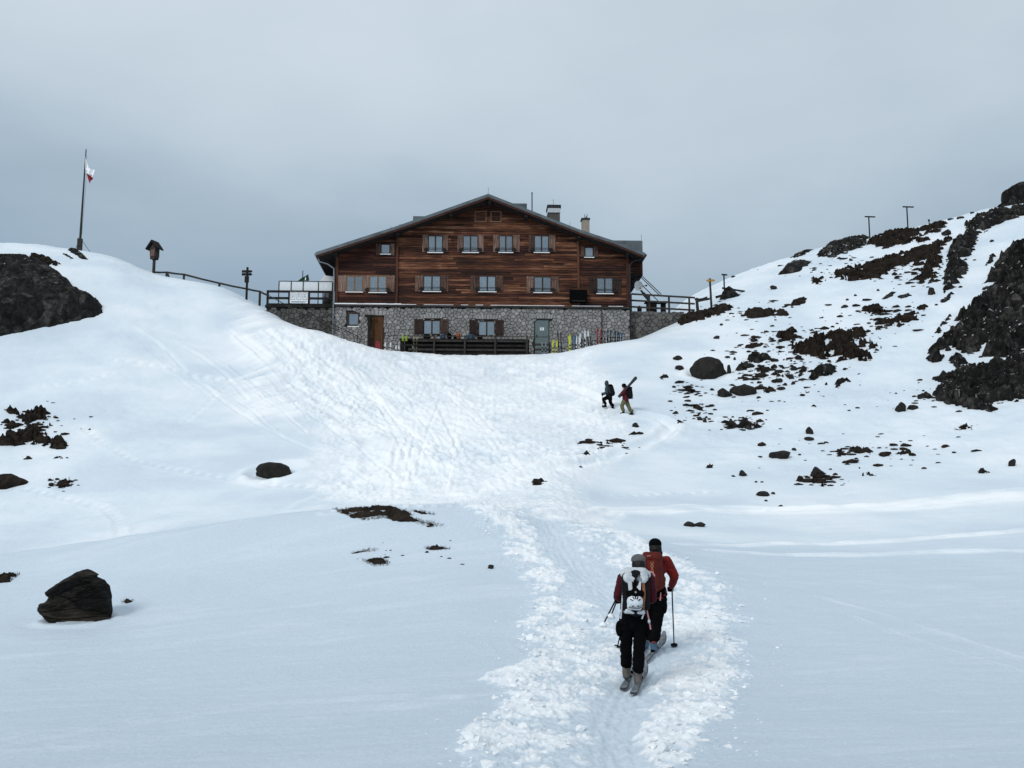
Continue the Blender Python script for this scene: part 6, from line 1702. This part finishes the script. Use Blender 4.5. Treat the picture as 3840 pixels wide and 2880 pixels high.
# trouser pockets standing off the thighs
blob('thigh_pocket', [('e', JA['hipL'].lerp(JA['knL'], .32) + Vector((-.10, 0, 0)), (.05, .08, .11))], 'black', pa, .012, 3)
blob('thigh_pocket', [('e', JA['hipR'].lerp(JA['knR'], .30) + Vector((.115, 0, 0)), (.055, .08, .12))], 'black', pa, .012, 3)
blob('boot_clip', [('e', JA['anR'] + Vector((.0, -.062, -.01)), (.034, .012, .012))], 'red_trim', pa, .007, 1)
# rucksack
pk = thing('rucksack', 'white and black touring rucksack with a helmet on it, worn by the front skier', 'rucksack', A0)
def LK(px, py, dy): return LA(px, py, dy)
blob('pack_body', [('c', LK(2358, 2170, -.20), .10, LK(2358, 2270, -.20), .105), ('c', LK(2408, 2170, -.20), .10, LK(2408, 2270, -.20), .105), ('c', LK(2383, 2170, -.23), .12, LK(2383, 2275, -.23), .13), ('c', LK(2383, 2200, -.14), .12, LK(2383, 2270, -.14), .12)], 'charcoal', pk, .012, 4, .005, 12)
blob('pack_lid', [('c', LK(2358, 2166, -.25), .078, LK(2410, 2166, -.25), .078), ('c', LK(2362, 2150, -.18), .08, LK(2408, 2150, -.18), .08), ('c', LK(2356, 2172, -.29), .055, LK(2412, 2172, -.29), .055)], 'pack_white', pk, .011, 4, .006, 14)
blob('shoulder_panel', [('c', LK(2340, 2152, -.10), .055, LK(2352, 2140, -.06), .05), ('c', LK(2425, 2156, -.10), .055, LK(2414, 2142, -.06), .05), ('c', LK(2345, 2150, -.10), .06, LK(2425, 2155, -.10), .06)], 'pack_white', pk, .012, 3)
for px0, px1 in ((2362, 2366), (2397, 2394)):
    m_ = MB(); m_.bar(LK(px0, 2180, -.335), LK(px1, 2228, -.365), .055, .012, up=(0, 1, 0)); m_.build('white_panel', 'pack_white', pk, bevel=.004)
blob('base_panel', [('c', LK(2347, 2292, -.22), .035, LK(2412, 2295, -.22), .035), ('c', LK(2352, 2292, -.30), .035, LK(2408, 2295, -.30), .035)], 'pack_white', pk, .011, 3)
for a_, b_ in (((2365, 2130, -.10), (2381, 2147, -.29)), ((2397, 2131, -.10), (2381, 2147, -.29)), ((2381, 2147, -.29), (2381, 2180, -.355)), ((2381, 2180, -.355), (2374, 2215, -.37))):
    m_ = MB(); m_.bar(LK(*a_), LK(*b_), .028, .014, up=(0, 1, 0)); m_.build('strap', 'black', pk)
blob('helmet_net', [('c', LK(2362, 2226, -.335), .055, LK(2402, 2226, -.335), .055), ('c', LK(2382, 2215, -.35), .05, LK(2382, 2232, -.35), .06)], 'black', pk, .011, 3)
m_ = MB(); m_.tube([LK(2412, 2180, -.30), LK(2414, 2230, -.32), LK(2411, 2285, -.31)], [.022, .026, .022], 8); m_.build('side_roll', 'orange', pk, smooth=True)
for pts in (((2420, 2165, -.17), (2428, 2205, -.22), (2424, 2240, -.25), (2426, 2290, -.24), (2434, 2325, -.22), (2440, 2360, -.2)), ((2417, 2285, -.27), (2413, 2305, -.28), (2407, 2321, -.28)), ((2337, 2165, -.17), (2336, 2210, -.22), (2333, 2260, -.25), (2328, 2320, -.22))):
    m_ = MB(); m_.tube([LK(*q) for q in pts], .011, 6); m_.build('webbing', 'pink' if pts[0][0] == 2420 else 'pack_white', pk)
blob('webbing_knot', [('e', LK(2434, 2330, -.24), (.02, .02, .03))], 'pack_white', pk, .008, 1)
# triangular emblem on the lid
m_ = MB(); c = LK(2396, 2168, -.348)
tri = [Vector((-.036, 0, -.026)), Vector((.036, 0, -.026)), Vector((.004, 0, .036))]
for i in range(3): m_.bar(c + tri[i], c + tri[(i + 1) % 3], .010, .008, up=(0, 1, 0))
m_.bar(c + Vector((-.012, 0, -.01)), c + Vector((.014, 0, -.01)), .008, .008, up=(0, 1, 0)); m_.bar(c + Vector((0, 0, -.01)), c + Vector((.002, 0, .012)), .008, .008, up=(0, 1, 0))
m_.build('emblem', 'ink', pk)
m_ = MB(); m_.ell(LK(2384, 2221, -.40), (.016, .01, .016), 10, 6); m_.build('buckle', 'metal', pk)
# helmet strapped to the pack
hm = thing('ski_helmet', 'white vented ski helmet strapped to the back of the rucksack', 'helmet', A0)
hc = LK(2381, 2256, -.345)
blob('shell', [('e', hc, (.112, .085, .10)), ('c', hc + Vector((-.06, .0, -.06)), .05, hc + Vector((.05, .0, -.075)), .045)], 'helmet', hm, .009, 3)
for k, an in enumerate((90, 62, 118, 28, 152, -58, -122)):
    t = R(an); rr = .058 if k < 5 else .066; ln = .030 if k < 5 else .016
    c = hc + Vector((math.cos(t) * rr, 0, math.sin(t) * rr)); dep = .085 * math.sqrt(max(.05, 1 - (math.cos(t) * rr / .112) ** 2 - (math.sin(t) * rr / .10) ** 2))
    c.y = hc.y - dep; dv = Vector((math.cos(t), .45, math.sin(t))).normalized()
    m_ = MB(); m_.bar(c - dv * ln * .7, c + dv * ln * .7, .012, .014, up=(0, 1, 0)); m_.build('vent', 'black', hm)
m_ = MB(); m_.tube([hc + Vector((-.09, -.06, -.07)), hc + Vector((-.03, -.09, -.078)), hc + Vector((.04, -.085, -.085)), hc + Vector((.10, -.05, -.06))], .012, 6); m_.build('goggle_strap', 'ink', hm)
ski_thing("front skier's left ski, half hidden by the right one", (2337, 2578), (2384, 2492))
ski_thing("front skier's right ski, nearest to the viewer", (2376, 2598), (2420, 2514))
grip = A0 + JA['wrL'] + Vector((0, .06, 0))
pole_thing("longer of two raised ski poles with a snow-caked basket, held by the front skier", grip + Vector((.01, .05, .03)), P(2258, 2350, A0.y - .35), True)
pole_thing("shorter-looking of two raised ski poles with a snow-caked basket, held by the front skier", grip + Vector((.03, .06, .04)), P(2288, 2318, A0.y - .15), True)

# --- rear skier: red jacket
B0 = GS(2452, 2444); B0.z += .055
def LB(px, py, dy=0.0): return P(px, py, B0.y + dy) - B0
JB = dict(head=LB(2457, 2050, .10), neck=LB(2455, 2090, .02), shL=LB(2412, 2106, 0), shR=LB(2498, 2106, .0), elL=LB(2392, 2165, .0), elR=LB(2529, 2160, .06), wrL=LB(2372, 2190, .26), wrR=LB(2519, 2196, .28),
          pelvis=LB(2455, 2222, 0), hipL=LB(2434, 2236, 0), hipR=LB(2476, 2236, 0), knL=LB(2425, 2330, .16), knR=LB(2464, 2325, .05), anL=LB(2420, 2412, .34), anR=LB(2452, 2424, .02), toe=Vector((.22, 1, .05)).normalized(), look=Vector((0, 1, -.05)))
pb = person('ski tourer in a red jacket with black beanie, leading just ahead', B0, 0, JB, 'red', 'black', vox=.014, bulk=1.06, boot='boot_blue', flare=1.0)
hb = JB['head']
blob('hair', [('e', hb + Vector((0, -.02, -.03)), (.10, .105, .115)), ('c', hb + Vector((-.05, -.05, -.10)), .05, hb + Vector((.06, -.05, -.10)), .055)], 'hair', pb, .011, 3, .008, 26)
blob('beanie', [('e', hb + Vector((0, .0, .045)), (.108, .12, .095)), ('e', hb + Vector((0, 0, .01)), (.106, .116, .05))], 'black', pb, .011, 3)
blob('boot_cuff', [('c', JB['anR'] + Vector((-.02, -.05, .07)), .02, JB['anR'] + Vector((.02, -.05, .07)), .02)], 'red_trim', pb, .01, 2)
blob('thigh_pocket', [('e', JB['hipR'].lerp(JB['knR'], .4) + Vector((.09, 0, 0)), (.045, .07, .13))], 'black', pb, .012, 3)
pk = thing('rucksack', 'rust red touring rucksack worn by the skier in the red jacket', 'rucksack', B0)
LBk = LB
blob('pack_body', [('c', LBk(2428, 2100, -.2), .115, LBk(2432, 2190, -.2), .12), ('c', LBk(2458, 2100, -.2), .115, LBk(2458, 2190, -.2), .12), ('c', LBk(2445, 2120, -.25), .12, LBk(2445, 2185, -.25), .13)], 'rust', pk, .012, 4, .006, 10)
blob('pack_lid', [('c', LBk(2424, 2086, -.2), .075, LBk(2468, 2088, -.2), .075), ('c', LBk(2428, 2092, -.27), .06, LBk(2464, 2092, -.27), .06)], 'rust', pk, .011, 4, .005, 10)
blob('side_pocket', [('c', LBk(2478, 2140, -.16), .06, LBk(2476, 2195, -.16), .07)], 'rust', pk, .012, 3)
for pts in (((2466, 2105, -.31), (2470, 2150, -.33), (2468, 2200, -.31)), ((2420, 2104, -.31), (2424, 2150, -.33))):
    m_ = MB(); m_.tube([LBk(*q) for q in pts], .014, 6); m_.build('compression_strap', 'maroon', pk)
m_ = MB(); m_.tube([LBk(2424, 2148, -.37), LBk(2436, 2144, -.385), LBk(2448, 2147, -.385), LBk(2454, 2158, -.38), LBk(2450, 2190, -.38)], .016, 6); m_.build('pink_trim', 'pink', pk)
blob('back_pouch', [('c', LBk(2432, 2160, -.33), .055, LBk(2436, 2185, -.33), .055)], 'black', pk, .011, 3)
m_ = MB(); m_.bar(LBk(2426, 2085, -.338), LBk(2440, 2084, -.338), .012, .008, up=(0, 1, 0)); m_.build('lid_label', 'pink', pk)
m_ = MB(); m_.tube([LBk(2488, 2165, -.1), LBk(2492, 2180, -.12), LBk(2493, 2178, -.12)], .014, 6); m_.build('hip_strap', 'red', pk)
m_ = MB(); m_.tube([LBk(2478, 2222, -.17), LBk(2476, 2252, -.18)], .010, 6); m_.build('webbing', 'pink', pk)
# lettering running up the pack
fc_ = bpy.data.curves.new('lettering', 'FONT'); fc_.body = 'EVOC'; fc_.size = .062; fc_.extrude = .003; fc_.align_x = 'CENTER'; fc_.align_y = 'CENTER'
to = bpy.data.objects.new('tmp_text', fc_); col.objects.link(to)
dg = bpy.context.evaluated_depsgraph_get(); dg.update()
tme = bpy.data.meshes.new_from_object(to.evaluated_get(dg)); bpy.data.objects.remove(to)
tme.materials.clear(); tme.materials.append(M['orange'])
to = bpy.data.objects.new('lettering', tme); col.objects.link(to); to.parent = pk
M['lettering'] = mat('orange_lettering', (.55, .26, .14), (.48, .22, .12), .6, 5); tme.materials[0] = M['lettering']
to.location = LBk(2446, 2126, -.395); to.rotation_euler = (R(90), R(-90), 0)
ski_thing("rear skier's right ski with upturned tip, pointing up the trail", (2414, 2480), (2506, 2388), w=.10)
ski_thing("rear skier's left ski, mostly hidden behind the front skier", (2385, 2470), (2452, 2380), w=.10)
pole_thing("ski pole planted in the snow at the red-jacketed skier's right side", B0 + JB['wrR'] + Vector((.01, .06, .05)), GS(2528, 2418) + Vector((0, 0, -.03)))
pole_thing("ski pole planted left of the skiers, passing behind the front skier's hip", B0 + JB['wrL'] + Vector((.0, .06, .05)), GS(2313, 2430) + Vector((0, 0, -.03)))

# --- two walkers on the far slope
C0 = GS(2292, 1534); C0.z += .09
def LC(px, py, dy=0.0): return P(px, py, C0.y + dy) - C0
tl_ = Vector((-1, .35, .1)).normalized()
JC = dict(head=LC(2274, 1437, 0), neck=LC(2277, 1449, 0), shL=LC(2276, 1455, -.17), shR=LC(2280, 1455, .17), elL=LC(2274, 1472, -.22), elR=LC(2278, 1470, .2), wrL=LC(2264, 1478, -.16), wrR=LC(2263, 1476, .14),
          pelvis=LC(2284, 1485, 0), hipL=LC(2281, 1489, -.09), hipR=LC(2288, 1489, .09), knL=LC(2263, 1497, -.10), knR=LC(2289, 1508, .1), anL=LC(2270, 1520, -.08), anR=LC(2298, 1528, .1), toe=tl_, look=Vector((-1, .3, -.15)))
pc_ = person('walker in dark clothes with hood up, climbing ahead of the one carrying skis', C0, 0, JC, 'teal', 'black', vox=.022, bulk=1.05, hood=True, boot='black')
pk = thing('rucksack', 'black rucksack on the back of the hooded walker', 'rucksack', C0)
blob('pack_body', [('c', LC(2291, 1452, 0), .13, LC(2296, 1475, 0), .15), ('c', LC(2286, 1455, 0), .12, LC(2289, 1475, 0), .14)], 'charcoal', pk, .02, 4, .005)
blob('pack_lid', [('e', LC(2288, 1446, 0), (.14, .15, .08))], 'black', pk, .02, 3)
m_ = MB(); m_.tube([LC(2280, 1452, -.19), LC(2278, 1465, -.2), LC(2287, 1477, -.17)], .02, 6); m_.build('shoulder_strap', 'black', pk)
m_ = MB(); m_.tube([LC(2284, 1476, -.2), LC(2283, 1488, -.19), LC(2282, 1497, -.18)], .02, 6); m_.build('dangling_strap', 'charcoal', pk)
pole_thing('thin ski pole planted beside the hooded walker', C0 + JC['wrL'] + Vector((-.08, 0, .05)), GS(2260, 1532))
D0 = GS(2352, 1553); D0.z += .09
def LD(px, py, dy=0.0): return P(px, py, D0.y + dy) - D0
JD = dict(head=LD(2340, 1448, 0), neck=LD(2344, 1460, 0), shL=LD(2341, 1466, -.17), shR=LD(2347, 1466, .17), elL=LD(2330, 1477, -.25), elR=LD(2333, 1480, .22), wrL=LD(2330, 1476, -.1), wrR=LD(2324, 1484, .1),
          pelvis=LD(2346, 1500, 0), hipL=LD(2340, 1506, -.09), hipR=LD(2350, 1506, .09), knL=LD(2332, 1522, -.08), knR=LD(2358, 1526, .08), anL=LD(2338, 1546, -.08), anR=LD(2369, 1549, .1), toe=Vector((-1, .5, 0)).normalized(), look=Vector((-1, .3, -.2)))
pd_ = person('walker in maroon jacket and khaki trousers carrying skis on the shoulder', D0, 0, JD, 'maroon', 'khaki', vox=.022, bulk=1.1, boot='charcoal', jhem=.02, flare=1.08, pf=.82)
blob('beanie', [('e', JD['head'] + Vector((0, 0, .03)), (.125, .125, .115))], 'black', pd_, .02, 3)
blob('hair', [('e', JD['head'] + Vector((.05, 0, -.03)), (.10, .11, .12))], 'hair', pd_, .02, 2)
pk = thing('rucksack', 'black rucksack on the back of the walker in maroon', 'rucksack', D0)
blob('pack_body', [('c', LD(2360, 1462, 0), .15, LD(2362, 1485, 0), .16), ('c', LD(2354, 1465, 0), .14, LD(2355, 1485, 0), .15)], 'charcoal', pk, .02, 4, .005)
blob('pack_lid', [('e', LD(2360, 1455, 0), (.16, .15, .08))], 'black', pk, .02, 3)
m_ = MB(); m_.tube([LD(2350, 1462, -.2), LD(2348, 1475, -.21), LD(2356, 1488, -.18)], .022, 6); m_.build('shoulder_strap', 'black', pk)
m_ = MB(); m_.bar(LD(2369, 1492, 0), LD(2373, 1494, 0), .1, .1); m_.build('bottle', 'metal', pk)
sk = thing('ski_pair', 'dark ski pair carried over the shoulder of the walker in maroon', 'skis', D0)
a, b = LD(2320, 1489, -.22), LD(2388, 1413, -.22); dv = (b - a); L_ = dv.length; dv.normalize(); sd = Vector((0, 1, 0)); u2 = sd.cross(dv)
vs, fs = ski_shape(L_, .13, .03, .06); mx = Matrix((u2, dv, sd)).transposed()
for k in (-1, 1): MB().add([a + mx @ Vector(v) + u2 * k * .012 + sd * k * .03 for v in vs], fs).build('ski_blade', 'ski_base' if k < 0 else 'charcoal', sk)
